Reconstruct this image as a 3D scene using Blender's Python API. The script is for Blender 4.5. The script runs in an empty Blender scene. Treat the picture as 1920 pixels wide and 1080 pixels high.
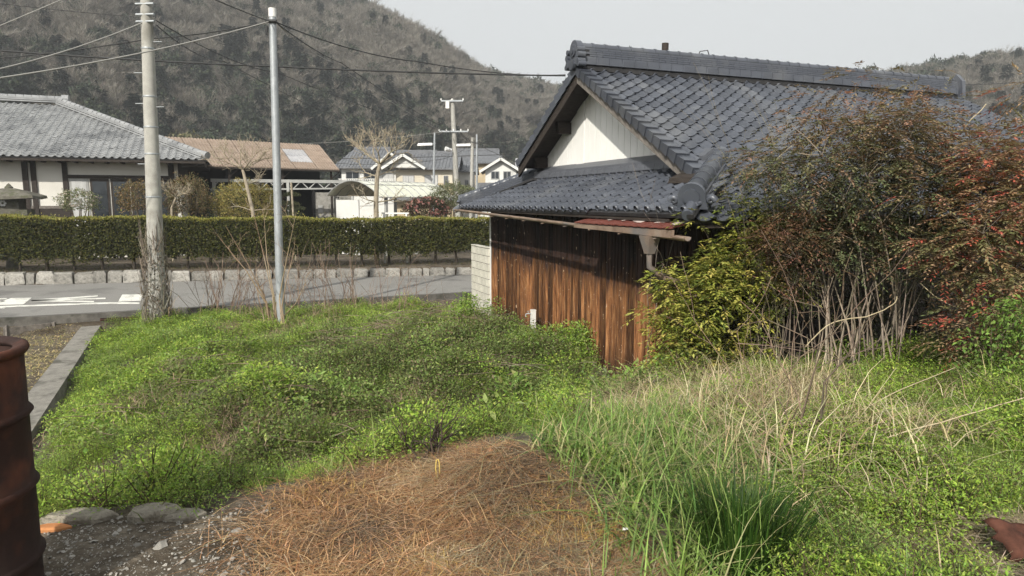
import bpy, math, random
import numpy as np
from mathutils import Vector, Matrix

R = math.radians
rng = np.random.default_rng(7)
random.seed(7)
SC = bpy.context.scene
COL = SC.collection

# ------------------------------------------------------------------ camera, sky, sun, exposure
F, PITCH, EYE = 1280.0, R(7.2128), 1.6          # focal length in photo pixels (1920 wide), downward pitch, eye height
cam = bpy.data.cameras.new('camera'); camo = bpy.data.objects.new('camera', cam); COL.objects.link(camo)
camo.location = (0, 0, EYE); camo.rotation_euler = (R(90) - PITCH, 0, 0)
cam.sensor_width = 36; cam.lens = 36 * F / 1920; cam.clip_start = 0.05; cam.clip_end = 3000
SC.camera = camo
SUN_DIR = Vector((0.277, 0.788, -0.56)).normalized()   # the way the light travels
SUN_EL = math.asin(-SUN_DIR.z)
W = bpy.data.worlds.new('World'); SC.world = W; W.use_nodes = True
nt = W.node_tree; nt.nodes.clear()
sky = nt.nodes.new('ShaderNodeTexSky'); sky.sky_type = 'NISHITA'; sky.sun_disc = False
sky.sun_elevation = SUN_EL; sky.sun_rotation = math.atan2(-SUN_DIR.x, -SUN_DIR.y)
sky.air_density = 1.0; sky.dust_density = 6.0; sky.ozone_density = 1.0; sky.altitude = 100
hs = nt.nodes.new('ShaderNodeHueSaturation'); hs.inputs['Saturation'].default_value = 0.12
mx = nt.nodes.new('ShaderNodeMix'); mx.data_type = 'RGBA'; mx.inputs['Factor'].default_value = 0.72
mx.inputs['B'].default_value = (7.3, 7.55, 7.6, 1)       # even bright cloud veil
bg = nt.nodes.new('ShaderNodeBackground'); bg.inputs['Strength'].default_value = 0.118
wo = nt.nodes.new('ShaderNodeOutputWorld')
nt.links.new(sky.outputs[0], hs.inputs['Color']); nt.links.new(hs.outputs[0], mx.inputs['A'])
nt.links.new(mx.outputs['Result'], bg.inputs['Color']); nt.links.new(bg.outputs[0], wo.inputs['Surface'])
sl = bpy.data.lights.new('sun', 'SUN'); sl.energy = 4.7; sl.angle = R(0.9); sl.color = (1, 0.95, 0.86)
so = bpy.data.objects.new('sun', sl); COL.objects.link(so); so.rotation_euler = SUN_DIR.to_track_quat('-Z', 'Y').to_euler()
so.location = (-10, -20, 25)
vs = SC.view_settings; vs.view_transform = 'Standard'; vs.look = 'None'; vs.gamma = 1; vs.exposure = 0.1; vs.use_curve_mapping = False
SC.render.engine = 'CYCLES'
SC.cycles.max_bounces = 4; SC.cycles.diffuse_bounces = 2; SC.cycles.glossy_bounces = 1; SC.cycles.transmission_bounces = 2
SC.cycles.use_adaptive_sampling = True; SC.cycles.adaptive_threshold = 0.03; SC.cycles.adaptive_min_samples = 16
SC.cycles.transparent_max_bounces = 6; SC.cycles.caustics_reflective = False; SC.cycles.caustics_refractive = False
SC.cycles.use_denoising = True

# ------------------------------------------------------------------ helpers
CP, SP = math.cos(PITCH), math.sin(PITCH)
def ray(u, v):
    x, y = (u - 960) / F, (540 - v) / F
    return np.array([x, CP + SP * y, -SP + CP * y])
def atY(u, v, Y): r = ray(u, v); return np.array([0, 0, EYE]) + r * Y / r[1]
def atZ(u, v, z): r = ray(u, v); return np.array([0, 0, EYE]) + r * (z - EYE) / r[2]
def onpl(u, v, P0, n):
    r = ray(u, v); O = np.array([0, 0, EYE]); n = np.array(n, float)
    return O + r * (((np.array(P0, float) - O) @ n) / (r @ n))
def nrm(v): v = np.array(v, float); return v / np.linalg.norm(v)
def sst(a, b, x): t = np.clip((x - a) / (b - a), 0, 1); return t * t * (3 - 2 * t)

class MB:
    """collects faces; build() links them as one mesh object"""
    def __init__(s): s.v = []; s.f = []; s.sm = []
    def add(s, vs, fs, smooth=False):
        o = len(s.v); s.v += [tuple(map(float, p)) for p in vs]
        for f in fs: s.f.append([i + o for i in f]); s.sm.append(smooth)
        return s
    def box(s, lo, hi):
        x0, y0, z0 = lo; x1, y1, z1 = hi
        return s.add([(x0,y0,z0),(x1,y0,z0),(x1,y1,z0),(x0,y1,z0),(x0,y0,z1),(x1,y0,z1),(x1,y1,z1),(x0,y1,z1)],
                     [(3,2,1,0),(4,5,6,7),(0,1,5,4),(1,2,6,5),(2,3,7,6),(3,0,4,7)])
    def hexa(s, p):   # 8 corners, bottom ring then top ring
        return s.add(p, [(3,2,1,0),(4,5,6,7),(0,1,5,4),(1,2,6,5),(2,3,7,6),(3,0,4,7)])
    def bar(s, a, b, w, h=None, up=(0,0,1)):
        a, b = np.array(a, float), np.array(b, float); h = h or w
        d = nrm(b - a); up = np.array(up, float)
        if abs(d @ nrm(up)) > .97: up = np.array([0, 1., 0])
        x = nrm(np.cross(d, up)); y = np.cross(x, d)
        c = [(-1,-1),(1,-1),(1,1),(-1,1)]
        return s.hexa([a + x*w/2*i + y*h/2*j for i, j in c] + [b + x*w/2*i + y*h/2*j for i, j in c])
    def tube(s, pts, rad, n=6, smooth=True, cap=True):
        pts = [np.array(p, float) for p in pts]; m = len(pts)
        rad = [rad] * m if np.isscalar(rad) else list(rad)
        vs = []; prev = None
        for i in range(m):
            d = nrm(pts[min(i+1, m-1)] - pts[max(i-1, 0)])
            if prev is None:
                ref = np.array([0, 0, 1.]) if abs(d[2]) < .9 else np.array([1., 0, 0]); x = nrm(np.cross(d, ref))
            else: x = nrm(prev - d * (prev @ d))
            prev = x; y = np.cross(d, x)
            for k in range(n):
                t = 2 * math.pi * k / n; vs.append(pts[i] + (x * math.cos(t) + y * math.sin(t)) * rad[i])
        fs = [(i*n+k, i*n+(k+1) % n, (i+1)*n+(k+1) % n, (i+1)*n+k) for i in range(m-1) for k in range(n)]
        s.add(vs, fs, smooth)
        if cap: s.add(vs[:n], [tuple(range(n))[::-1]]); s.add(vs[-n:], [tuple(range(n))])
        return s
    def lathe(s, prof, c=(0,0,0), n=24, smooth=True):
        c = np.array(c, float); vs = []
        for r, z in prof:
            for k in range(n): t = 2*math.pi*k/n; vs.append(c + (r*math.cos(t), r*math.sin(t), z))
        m = len(prof)
        return s.add(vs, [(i*n+k, i*n+(k+1) % n, (i+1)*n+(k+1) % n, (i+1)*n+k) for i in range(m-1) for k in range(n)], smooth)
    def poly(s, pts, thick, nvec):   # extruded polygon
        nvec = np.array(nvec, float) * thick; m = len(pts); a = [np.array(p, float) for p in pts]
        return s.add(a + [p + nvec for p in a], [tuple(range(m))[::-1], tuple(range(m, 2*m))] + [(i, (i+1) % m, m+(i+1) % m, m+i) for i in range(m)])
    def quad(s, a, b, c, d): return s.add([a, b, c, d], [(0, 1, 2, 3)])
    def mesh(s, name, mat=None):
        me = bpy.data.meshes.new(name); me.from_pydata(s.v, [], s.f)
        me.polygons.foreach_set('use_smooth', s.sm); me.update()
        if mat: me.materials.append(mat)
        return me
    def build(s, name, mat, parent=None): return link(name, s.mesh(name, mat), parent)

def link(name, me, parent=None):
    o = bpy.data.objects.new(name, me); COL.objects.link(o); o.parent = parent
    return o
def tag(o, label=None, cat=None, group=None, kind=None):
    if label: o['label'] = label
    if cat: o['category'] = cat
    if group: o['group'] = group
    if kind: o['kind'] = kind
    return o
def thing(name, label, cat, loc=(0,0,0), rz=0.0, group=None):
    o = bpy.data.objects.new(name, None); COL.objects.link(o); o.location = tuple(map(float, loc)); o.rotation_euler = (0, 0, rz)
    o.empty_display_size = .2
    return tag(o, label, cat, group)

class Soup:
    """many small coloured faces (leaves, blades, twigs) made with numpy"""
    def __init__(s): s.V = []; s.Q = []; s.T = []; s.C = []; s.n = 0
    def _push(s, v, q, t, c):
        s.V.append(v); s.C.append(c)
        if q is not None: s.Q.append(q + s.n)
        if t is not None: s.T.append(t + s.n)
        s.n += len(v)
    def leaves(s, P, D, N, ln, wd, col, fold=.25):
        P, D, N = (np.asarray(a, float) for a in (P, D, N)); n = len(P)
        D = D / (np.linalg.norm(D, axis=1, keepdims=True) + 1e-9)
        S = np.cross(D, N); S /= (np.linalg.norm(S, axis=1, keepdims=True) + 1e-9); U = np.cross(S, D)
        ln = np.broadcast_to(ln, n)[:, None]; wd = np.broadcast_to(wd, n)[:, None]
        mid = P + D * ln * .45
        v = np.stack([P, mid + S*wd/2 + U*wd*fold, P + D*ln, mid - S*wd/2 + U*wd*fold], 1).reshape(-1, 3)
        b = np.arange(n)[:, None] * 4
        s._push(v, None, np.concatenate([b + [0, 1, 2], b + [0, 2, 3]]), np.repeat(col, 4, 0))
    def blades(s, P, H, ln, wd, droop, col, up=1.0, seg=3):
        """P roots, H horizontal lean directions (n,2), curved tapering strips"""
        P = np.asarray(P, float); n = len(P); H = np.asarray(H, float)
        ln = np.broadcast_to(ln, n); wd = np.broadcast_to(wd, n); droop = np.broadcast_to(droop, n)
        h3 = np.c_[H, np.zeros(n)]; hn = np.linalg.norm(h3, axis=1, keepdims=True) + 1e-9
        S = np.c_[-H[:, 1], H[:, 0], np.zeros(n)] / hn
        rows = []
        for k in range(seg + 1):
            t = k / seg
            c = P + h3 * (ln * (t * .25 + droop * t * t))[:, None] + np.array([0, 0, 1.]) * (ln * (t * up - droop * .75 * t * t * up))[:, None]
            w = wd * (1 - t * .92) * .5
            rows.append(np.stack([c - S * w[:, None], c + S * w[:, None]], 1))
        v = np.stack(rows, 1).reshape(-1, 3); m = (seg + 1) * 2; b = np.arange(n)[:, None] * m
        q = np.concatenate([b + [2*k, 2*k+1, 2*k+3, 2*k+2] for k in range(seg)])
        s._push(v, q, None, np.repeat(col, m, 0))
    def sticks(s, A, B, r0, r1, col):
        """three-sided tapering twigs from A to B"""
        A, B = np.asarray(A, float), np.asarray(B, float); n = len(A)
        d = B - A; d /= (np.linalg.norm(d, axis=1, keepdims=True) + 1e-9)
        ref = np.where(np.abs(d[:, 2:3]) < .9, [[0, 0, 1.]], [[1., 0, 0]]); x = np.cross(d, ref); x /= np.linalg.norm(x, axis=1, keepdims=True); y = np.cross(d, x)
        r0 = np.broadcast_to(r0, n)[:, None]; r1 = np.broadcast_to(r1, n)[:, None]
        vs = []
        for k in range(3):
            t = 2*math.pi*k/3; o = x*math.cos(t) + y*math.sin(t); vs += [A + o*r0, B + o*r1]
        v = np.stack(vs, 1).reshape(-1, 3); b = np.arange(n)[:, None] * 6
        q = np.concatenate([b + [0, 2, 3, 1], b + [2, 4, 5, 3], b + [4, 0, 1, 5]])
        s._push(v, q, None, np.repeat(col, 6, 0))
    def mesh(s, name, mat):
        V = np.concatenate(s.V).astype(np.float32); C = np.concatenate(s.C).astype(np.float32)
        Q = np.concatenate(s.Q) if s.Q else np.zeros((0, 4), int); T = np.concatenate(s.T) if s.T else np.zeros((0, 3), int)
        me = bpy.data.meshes.new(name); me.vertices.add(len(V)); me.vertices.foreach_set('co', V.ravel())
        L = np.concatenate([Q.ravel(), T.ravel()]).astype(np.int32); me.loops.add(len(L)); me.loops.foreach_set('vertex_index', L)
        cnt = np.concatenate([np.full(len(Q), 4), np.full(len(T), 3)]); st = np.concatenate([[0], np.cumsum(cnt)[:-1]]).astype(np.int32)
        me.polygons.add(len(cnt)); me.polygons.foreach_set('loop_start', st)
        at = me.attributes.new('col', 'FLOAT_COLOR', 'POINT'); at.data.foreach_set('color', np.c_[C, np.ones(len(C))].astype(np.float32).ravel())
        me.update(); me.validate(); me.materials.append(mat)
        return me
    def build(s, name, mat, parent=None): return link(name, s.mesh(name, mat), parent)

def rdir(n, zlo=-1., zhi=1.):
    z = rng.uniform(zlo, zhi, n); a = rng.uniform(0, 2*math.pi, n); r = np.sqrt(np.maximum(0, 1 - z*z))
    return np.c_[r*np.cos(a), r*np.sin(a), z]
def pal(cols, n, jit=.18, w=None):
    c = np.array(cols, float)[rng.choice(len(cols), n, p=w)]
    return c * (1 + rng.uniform(-jit, jit, (n, 1))) * (1 + rng.uniform(-jit*.4, jit*.4, (n, 3)))
def ang2(n): a = rng.uniform(0, 2*math.pi, n); return np.c_[np.cos(a), np.sin(a)]

# ------------------------------------------------------------------ materials
def nodes(name):
    m = bpy.data.materials.new(name); m.use_nodes = True; t = m.node_tree
    return m, t, t.nodes['Principled BSDF']
def N(t, typ, **k):
    n = t.nodes.new(typ)
    for a, b in k.items():
        if hasattr(n, a): setattr(n, a, b)
        else: n.inputs[a].default_value = b
    return n
def ramp(t, fac, stops):
    r = t.nodes.new('ShaderNodeValToRGB'); e = r.color_ramp.elements
    while len(e) > 1: e.remove(e[-1])
    for i, (p, c) in enumerate(stops):
        x = e[0] if i == 0 else e.new(p); x.position = p; x.color = (*c, 1) if len(c) == 3 else c
    t.links.new(fac, r.inputs['Fac']); return r.outputs['Color']
def noise(t, scale, detail=4, rough=.55, coord='Object', vec=None, stretch=None):
    n = t.nodes.new('ShaderNodeTexNoise'); n.inputs['Scale'].default_value = scale; n.inputs['Detail'].default_value = detail; n.inputs['Roughness'].default_value = rough
    if vec is None:
        tc = t.nodes.new('ShaderNodeTexCoord'); vec = tc.outputs[coord]
    if stretch:
        mp = t.nodes.new('ShaderNodeMapping'); mp.inputs['Scale'].default_value = stretch; t.links.new(vec, mp.inputs['Vector']); vec = mp.outputs['Vector']
    t.links.new(vec, n.inputs['Vector']); return n.outputs['Fac']
def bump(t, b, h, strength=.3, dist=.02):
    n = t.nodes.new('ShaderNodeBump'); n.inputs['Strength'].default_value = strength; n.inputs['Distance'].default_value = dist
    t.links.new(h, n.inputs['Height']); t.links.new(n.outputs['Normal'], b.inputs['Normal'])
def mixc(t, fac, a, b, mode='MIX'):
    n = t.nodes.new('ShaderNodeMix'); n.data_type = 'RGBA'; n.blend_type = mode
    for s, x in (('Factor', fac), ('A', a), ('B', b)):
        if hasattr(x, 'is_linked') or isinstance(x, bpy.types.NodeSocket): t.links.new(x, n.inputs[s])
        else: n.inputs[s].default_value = x if s == 'Factor' else (*x, 1)
    return n.outputs['Result']
def wpos(t): return t.nodes.new('ShaderNodeNewGeometry').outputs['Position']
def rough_mat(name, c0, c1, scale=3, rough=.85, bs=.2, bd=.01, spec=.3, metal=0, c2=None, scale2=None, stretch=None, coord='Object', rnd=0.0, wear=False):
    m, t, b = nodes(name)
    f = noise(t, scale, 5, .6, coord=coord, stretch=stretch)
    c = ramp(t, f, [(.3, c0), (.7, c1)])
    if c2:
        g = noise(t, scale2 or scale*.3, 4, .65, coord=coord, vec=wpos(t) if wear else None)
        c = mixc(t, ramp(t, g, [(.52, (0, 0, 0)), (.66, (1, 1, 1))]), c, c2)
    if rnd:
        oi = t.nodes.new('ShaderNodeObjectInfo'); mr = t.nodes.new('ShaderNodeMapRange'); mr.inputs['To Min'].default_value = 1-rnd; mr.inputs['To Max'].default_value = 1+rnd
        t.links.new(oi.outputs['Random'], mr.inputs['Value']); cc = t.nodes.new('ShaderNodeCombineColor')
        for k in range(3): t.links.new(mr.outputs[0], cc.inputs[k])
        c = mixc(t, 1.0, c, cc.outputs[0], 'MULTIPLY')
    t.links.new(c, b.inputs['Base Color']); b.inputs['Roughness'].default_value = rough; b.inputs['Metallic'].default_value = metal
    b.inputs['Specular IOR Level'].default_value = spec
    if bs:
        h = noise(t, scale*4, 4, .6, coord=coord); bump(t, b, h, bs, bd)
    return m
def leaf_mat(name, trans=.3, rough=.55, rnd=.18, gain=1.0):
    m, t, b = nodes(name)
    at = t.nodes.new('ShaderNodeAttribute'); at.attribute_name = 'col'
    oi = t.nodes.new('ShaderNodeObjectInfo'); mr = t.nodes.new('ShaderNodeMapRange'); mr.inputs['To Min'].default_value = (1-rnd)*gain; mr.inputs['To Max'].default_value = (1+rnd)*gain
    t.links.new(oi.outputs['Random'], mr.inputs['Value']); cc = t.nodes.new('ShaderNodeCombineColor')
    for k in range(3): t.links.new(mr.outputs[0], cc.inputs[k])
    c = mixc(t, 1.0, at.outputs['Color'], cc.outputs[0], 'MULTIPLY')
    t.links.new(c, b.inputs['Base Color']); b.inputs['Roughness'].default_value = rough; b.inputs['Specular IOR Level'].default_value = .3
    if trans:
        tr = t.nodes.new('ShaderNodeBsdfTranslucent'); t.links.new(c, tr.inputs['Color'])
        mxs = t.nodes.new('ShaderNodeMixShader'); mxs.inputs[0].default_value = trans
        out = t.nodes['Material Output']
        t.links.new(b.outputs[0], mxs.inputs[1]); t.links.new(tr.outputs[0], mxs.inputs[2]); t.links.new(mxs.outputs[0], out.inputs['Surface'])
    return m

M = {}
M['leaf'] = leaf_mat('leaf', .3); M['leaf_gloss'] = leaf_mat('leaf_gloss', .25, .38); M['twig'] = leaf_mat('twig', 0, .85); M['far_leaf'] = leaf_mat('far_leaf', .12, .8, .3)
M['dry'] = leaf_mat('dry', .2, .7)
M['tile'] = rough_mat('glazed_tile', (.052, .058, .072), (.078, .085, .102), 2.2, .34, .05, .002, .5, rnd=.2, c2=(.1, .105, .115), scale2=.9, wear=True)
M['tile_joint'] = rough_mat('tile_pale', (.07, .075, .088), (.10, .105, .118), 6, .4, .08, .003, .5)
M['oldtile'] = rough_mat('weathered_tile', (.21, .215, .22), (.33, .335, .335), 1.3, .5, .1, .004, .4, c2=(.14, .145, .15), scale2=.6)
M['deck'] = rough_mat('roof_deck', (.02, .02, .022), (.035, .034, .034), 3, .9)
M['white'] = rough_mat('white_board', (.79, .78, .74), (.84, .83, .79), 1.5, .6, .03, .002, .3, rnd=.02)
M['plaster'] = rough_mat('plaster', (.62, .6, .54), (.7, .68, .62), .8, .9, .05, .003, .2)
M['darkwood'] = rough_mat('dark_wood', (.022, .017, .014), (.05, .04, .033), 6, .8, .3, .004, stretch=(1, 1, 8))
M['greywood'] = rough_mat('grey_weathered_wood', (.09, .08, .07), (.24, .215, .19), 9, .85, .4, .004, .2, stretch=(1, 1, 1))
M['concrete'] = rough_mat('concrete', (.23, .22, .20), (.34, .33, .30), 4, .9, .3, .006, .2, c2=(.12, .115, .10), scale2=1.4)
M['block'] = rough_mat('concrete_block', (.48, .46, .39), (.6, .575, .5), 8, .9, .25, .003, .2, c2=(.28, .265, .225), scale2=1.6, rnd=.08)
M['dkconcrete'] = rough_mat('dark_concrete', (.075, .07, .062), (.15, .14, .125), 5, .92, .4, .01, .2, c2=(.05, .05, .04), scale2=1.5)
M['curb'] = rough_mat('kerb_concrete', (.17, .16, .14), (.27, .255, .225), 6, .92, .35, .006, .2, c2=(.1, .095, .08), scale2=2)
M['pole'] = rough_mat('pole_concrete', (.33, .32, .29), (.42, .41, .37), 5, .85, .15, .003, .25, c2=(.24, .23, .2), scale2=1.2)
M['steel'] = rough_mat('galvanised_steel', (.3, .32, .33), (.4, .42, .43), 6, .5, .08, .002, .4, metal=.35)
M['greysteel'] = rough_mat('grey_painted_steel', (.28, .28, .27), (.38, .38, .36), 3, .6, .05, .002)
M['asphalt'] = rough_mat('asphalt', (.2, .193, .18), (.25, .242, .225), 40, .92, .5, .004, .2, c2=(.15, .145, .135), scale2=.5)
M['paint'] = rough_mat('road_paint', (.62, .61, .55), (.78, .77, .71), 30, .7, .3, .002, .3, c2=(.42, .41, .37), scale2=3)
M['stone'] = rough_mat('granite', (.2, .19, .17), (.42, .4, .36), 7, .9, .8, .03, .2, c2=(.15, .145, .13), scale2=3.5, rnd=.28)
M['rust'] = rough_mat('rusty_drum', (.02, .012, .01), (.045, .022, .017), 5, .8, .5, .006, .25, c2=(.10, .036, .02), scale2=2.2)
M['rusttin'] = rough_mat('rusty_red_tin', (.11, .03, .022), (.17, .055, .04), 10, .75, .25, .003, .3)
M['rustsheet'] = rough_mat('rusty_sheet', (.045, .02, .014), (.115, .048, .032), 14, .9, .5, .004, .15, c2=(.035, .018, .013), scale2=5)
M['oldpaint'] = rough_mat('peeling_pink_paint', (.5, .4, .36), (.62, .54, .49), 18, .8, .2, .002, .2)
M['gutter'] = rough_mat('faded_gutter', (.13, .085, .06), (.3, .225, .17), 3, .6, .1, .003, .35, c2=(.14, .13, .125), scale2=.8)
M['pvc'] = rough_mat('white_plastic', (.68, .67, .63), (.76, .75, .71), 3, .4, 0, 0, .5)
M['black'] = rough_mat('dark_interior', (.012, .012, .012), (.02, .02, .02), 2, .9, 0)
M['wire'] = rough_mat('black_cable', (.03, .03, .03), (.05, .05, .05), 2, .6, 0)
M['palewire'] = rough_mat('pale_cable', (.26, .255, .24), (.33, .32, .3), 2, .6, 0)
M['brownroof'] = rough_mat('brown_sheet_roof', (.25, .19, .145), (.33, .255, .2), 2.5, .6, .05, .002, .4, rnd=.08)
M['paleroof'] = rough_mat('pale_sheet_roof', (.33, .33, .35), (.45, .44, .44), 2.5, .45, .05, .002, .4, rnd=.08)
M['poly'] = rough_mat('cream_polycarbonate', (.6, .61, .5), (.68, .68, .57), 1.5, .35, 0, 0, .5)
M['farroof'] = rough_mat('far_grey_tiles', (.10, .105, .115), (.17, .175, .185), 2, .45, .05, .003, .4)
M['beige'] = rough_mat('beige_wall', (.42, .34, .22), (.5, .41, .28), 1.2, .85, .04, .003, .2)
M['cream'] = rough_mat('cream_wall', (.55, .5, .4), (.62, .57, .46), 1.2, .85, .04, .003, .2)
M['offwhite'] = rough_mat('off_white_wall', (.6, .6, .57), (.68, .68, .65), 1.2, .8, .03, .002, .2)
M['alu'] = rough_mat('window_frame', (.25, .25, .25), (.33, .33, .33), 3, .45, 0, 0, .4, metal=.3)
M['lantern'] = rough_mat('mossy_granite', (.08, .075, .06), (.17, .16, .13), 9, .95, .5, .01, .2, c2=(.08, .085, .05), scale2=4)
M['bark'] = rough_mat('bark', (.09, .07, .05), (.2, .165, .125), 12, .95, .6, .006, .2, stretch=(1, 1, .3))
M['palebark'] = rough_mat('pale_bark', (.24, .2, .145), (.38, .33, .25), 9, .9, .4, .004, .2, stretch=(1, 1, .4))
M['dkbark'] = rough_mat('dark_bark', (.03, .025, .02), (.07, .058, .045), 12, .95, .5, .006, .2)
M['gravel'] = rough_mat('pale_stone', (.2, .185, .16), (.4, .38, .34), 10, .9, .3, .003, .2, rnd=.3)
M['soilstone'] = rough_mat('edge_stone', (.2, .18, .145), (.38, .345, .28), 14, .95, .9, .02, .2, c2=(.14, .12, .09), scale2=5)
M['brick'] = rough_mat('orange_brick', (.4, .16, .06), (.52, .24, .1), 9, .9, .3, .004, .2)
M['yellow'] = rough_mat('yellow_stem', (.5, .36, .08), (.6, .45, .14), 9, .7, 0)
def glass_mat():
    m, t, b = nodes('window_glass'); b.inputs['Base Color'].default_value = (.03, .035, .04, 1); b.inputs['Roughness'].default_value = .08
    b.inputs['Specular IOR Level'].default_value = .6; return m
M['glass'] = glass_mat()
M['curtain'] = rough_mat('curtained_glass', (.42, .42, .41), (.55, .55, .53), 2, .25, 0, 0, .5, stretch=(6, 6, .4))
def lampmat():
    m, t, b = nodes('lamp_housing'); b.inputs['Base Color'].default_value = (.7, .7, .69, 1); b.inputs['Roughness'].default_value = .4; return m
M['lamp'] = lampmat()
def plank_mat():
    """charred cladding: soot kept under the eaves line, worn away lower down to orange wood, each board on its own"""
    m, t, b = nodes('charred_planks')
    tc = t.nodes.new('ShaderNodeTexCoord'); oi = t.nodes.new('ShaderNodeObjectInfo')
    sep = t.nodes.new('ShaderNodeSeparateXYZ'); t.links.new(tc.outputs['Object'], sep.inputs[0])
    off = t.nodes.new('ShaderNodeVectorMath'); off.operation = 'MULTIPLY_ADD'; off.inputs[1].default_value = (17, 31, 9)
    t.links.new(oi.outputs['Random'], off.inputs[0]); t.links.new(tc.outputs['Object'], off.inputs[2])
    grain = noise(t, 5, 6, .65, vec=off.outputs[0], stretch=(5, 5, .5))
    blot = noise(t, 1.6, 4, .6, vec=off.outputs[0], stretch=(3, 3, .6))
    wood = ramp(t, grain, [(.28, (.03, .013, .007)), (.42, (.12, .05, .02)), (.56, (.23, .105, .042)), (.74, (.42, .24, .11))])
    char = ramp(t, grain, [(.3, (.012, .007, .006)), (.75, (.05, .027, .02))])
    # where the soot has gone: height of the worn edge varies from board to board
    a1 = t.nodes.new('ShaderNodeMath'); a1.operation = 'MULTIPLY_ADD'; a1.inputs[1].default_value = .9; t.links.new(blot, a1.inputs[0]); t.links.new(sep.outputs['Z'], a1.inputs[2])
    a2 = t.nodes.new('ShaderNodeMath'); a2.operation = 'MULTIPLY_ADD'; a2.inputs[1].default_value = .42; t.links.new(oi.outputs['Random'], a2.inputs[0]); t.links.new(a1.outputs[0], a2.inputs[2])
    top = t.nodes.new('ShaderNodeMapRange'); top.inputs['From Min'].default_value = .72; top.inputs['From Max'].default_value = 1.12; t.links.new(a2.outputs[0], top.inputs['Value'])
    bot = t.nodes.new('ShaderNodeMapRange'); bot.inputs['From Min'].default_value = -.35; bot.inputs['From Max'].default_value = -.85; t.links.new(a1.outputs[0], bot.inputs['Value'])
    bt = t.nodes.new('ShaderNodeMath'); bt.operation = 'MULTIPLY'; bt.inputs[1].default_value = .75; t.links.new(bot.outputs[0], bt.inputs[0])
    mxx = t.nodes.new('ShaderNodeMath'); mxx.operation = 'MAXIMUM'; t.links.new(top.outputs[0], mxx.inputs[0]); t.links.new(bt.outputs[0], mxx.inputs[1])
    c = mixc(t, mxx.outputs[0], wood, char)
    mr = t.nodes.new('ShaderNodeMapRange'); mr.inputs['To Min'].default_value = .3; mr.inputs['To Max'].default_value = 1.5; t.links.new(oi.outputs['Random'], mr.inputs['Value'])
    cc = t.nodes.new('ShaderNodeCombineColor')
    for k in range(3): t.links.new(mr.outputs[0], cc.inputs[k])
    c = mixc(t, 1.0, c, cc.outputs[0], 'MULTIPLY')
    fl = noise(t, 22, 2, .5, vec=off.outputs[0], stretch=(1, 1, .45))
    c = mixc(t, ramp(t, fl, [(.7, (0, 0, 0)), (.74, (1, 1, 1))]), c, (.5, .37, .25))
    t.links.new(c, b.inputs['Base Color']); b.inputs['Roughness'].default_value = .75; b.inputs['Specular IOR Level'].default_value = .25
    bump(t, b, grain, .5, .006); return m
M['plank'] = plank_mat()
def ground_mat():
    m, t, b = nodes('soil')
    f = noise(t, 1.2, 6, .65); g = noise(t, 14, 5, .7)
    c = ramp(t, g, [(.25, (.045, .037, .028)), (.5, (.12, .1, .075)), (.75, (.25, .215, .17))])
    c = mixc(t, ramp(t, f, [(.45, (0, 0, 0)), (.65, (1, 1, 1))]), c, (.055, .043, .03))
    t.links.new(c, b.inputs['Base Color']); b.inputs['Roughness'].default_value = .95; b.inputs['Specular IOR Level'].default_value = .15
    bump(t, b, g, .8, .03); return m
M['soil'] = ground_mat()
M['hill'] = rough_mat('leaf_litter_hillside', (.05, .042, .03), (.1, .083, .06), .12, .95, .3, .3, .1, c2=(.035, .04, .022), scale2=.03)

# ------------------------------------------------------------------ terrain
T_ = .3725
A = np.array([math.sin(T_), -math.cos(T_), 0.]); B = np.array([math.cos(T_), math.sin(T_), 0.])   # along the board wall, into the house
HO = np.array([-1.1887, 16.8946, 0.])
ZR = -1.25                                    # road level
EX = [-9, -4, -2.36, -1.73, -1.29, -.82, -.48, 0., 2.]; EYs = [3.0, 3.1, 3.2, 3.36, 3.57, 3.88, 4.25, 4.5, 4.6]
C0, C1 = atZ(170, 612, -1.5), atZ(88, 725, -1.5)          # garden kerb wall axis
CD = nrm(C1 - C0); CN = np.array([-CD[1], CD[0], 0]);  CN = CN if CN[0] > 0 else -CN
def wob(x, y, s=1.0):
    return (np.sin(x*1.7*s + 1.3*np.sin(y*.9*s)) * np.cos(y*1.3*s + .7*np.sin(x*1.1*s)) + .5*np.sin(x*4.1*s + y*3.3*s) * np.cos(y*3.7*s - x*2.2*s))
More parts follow.
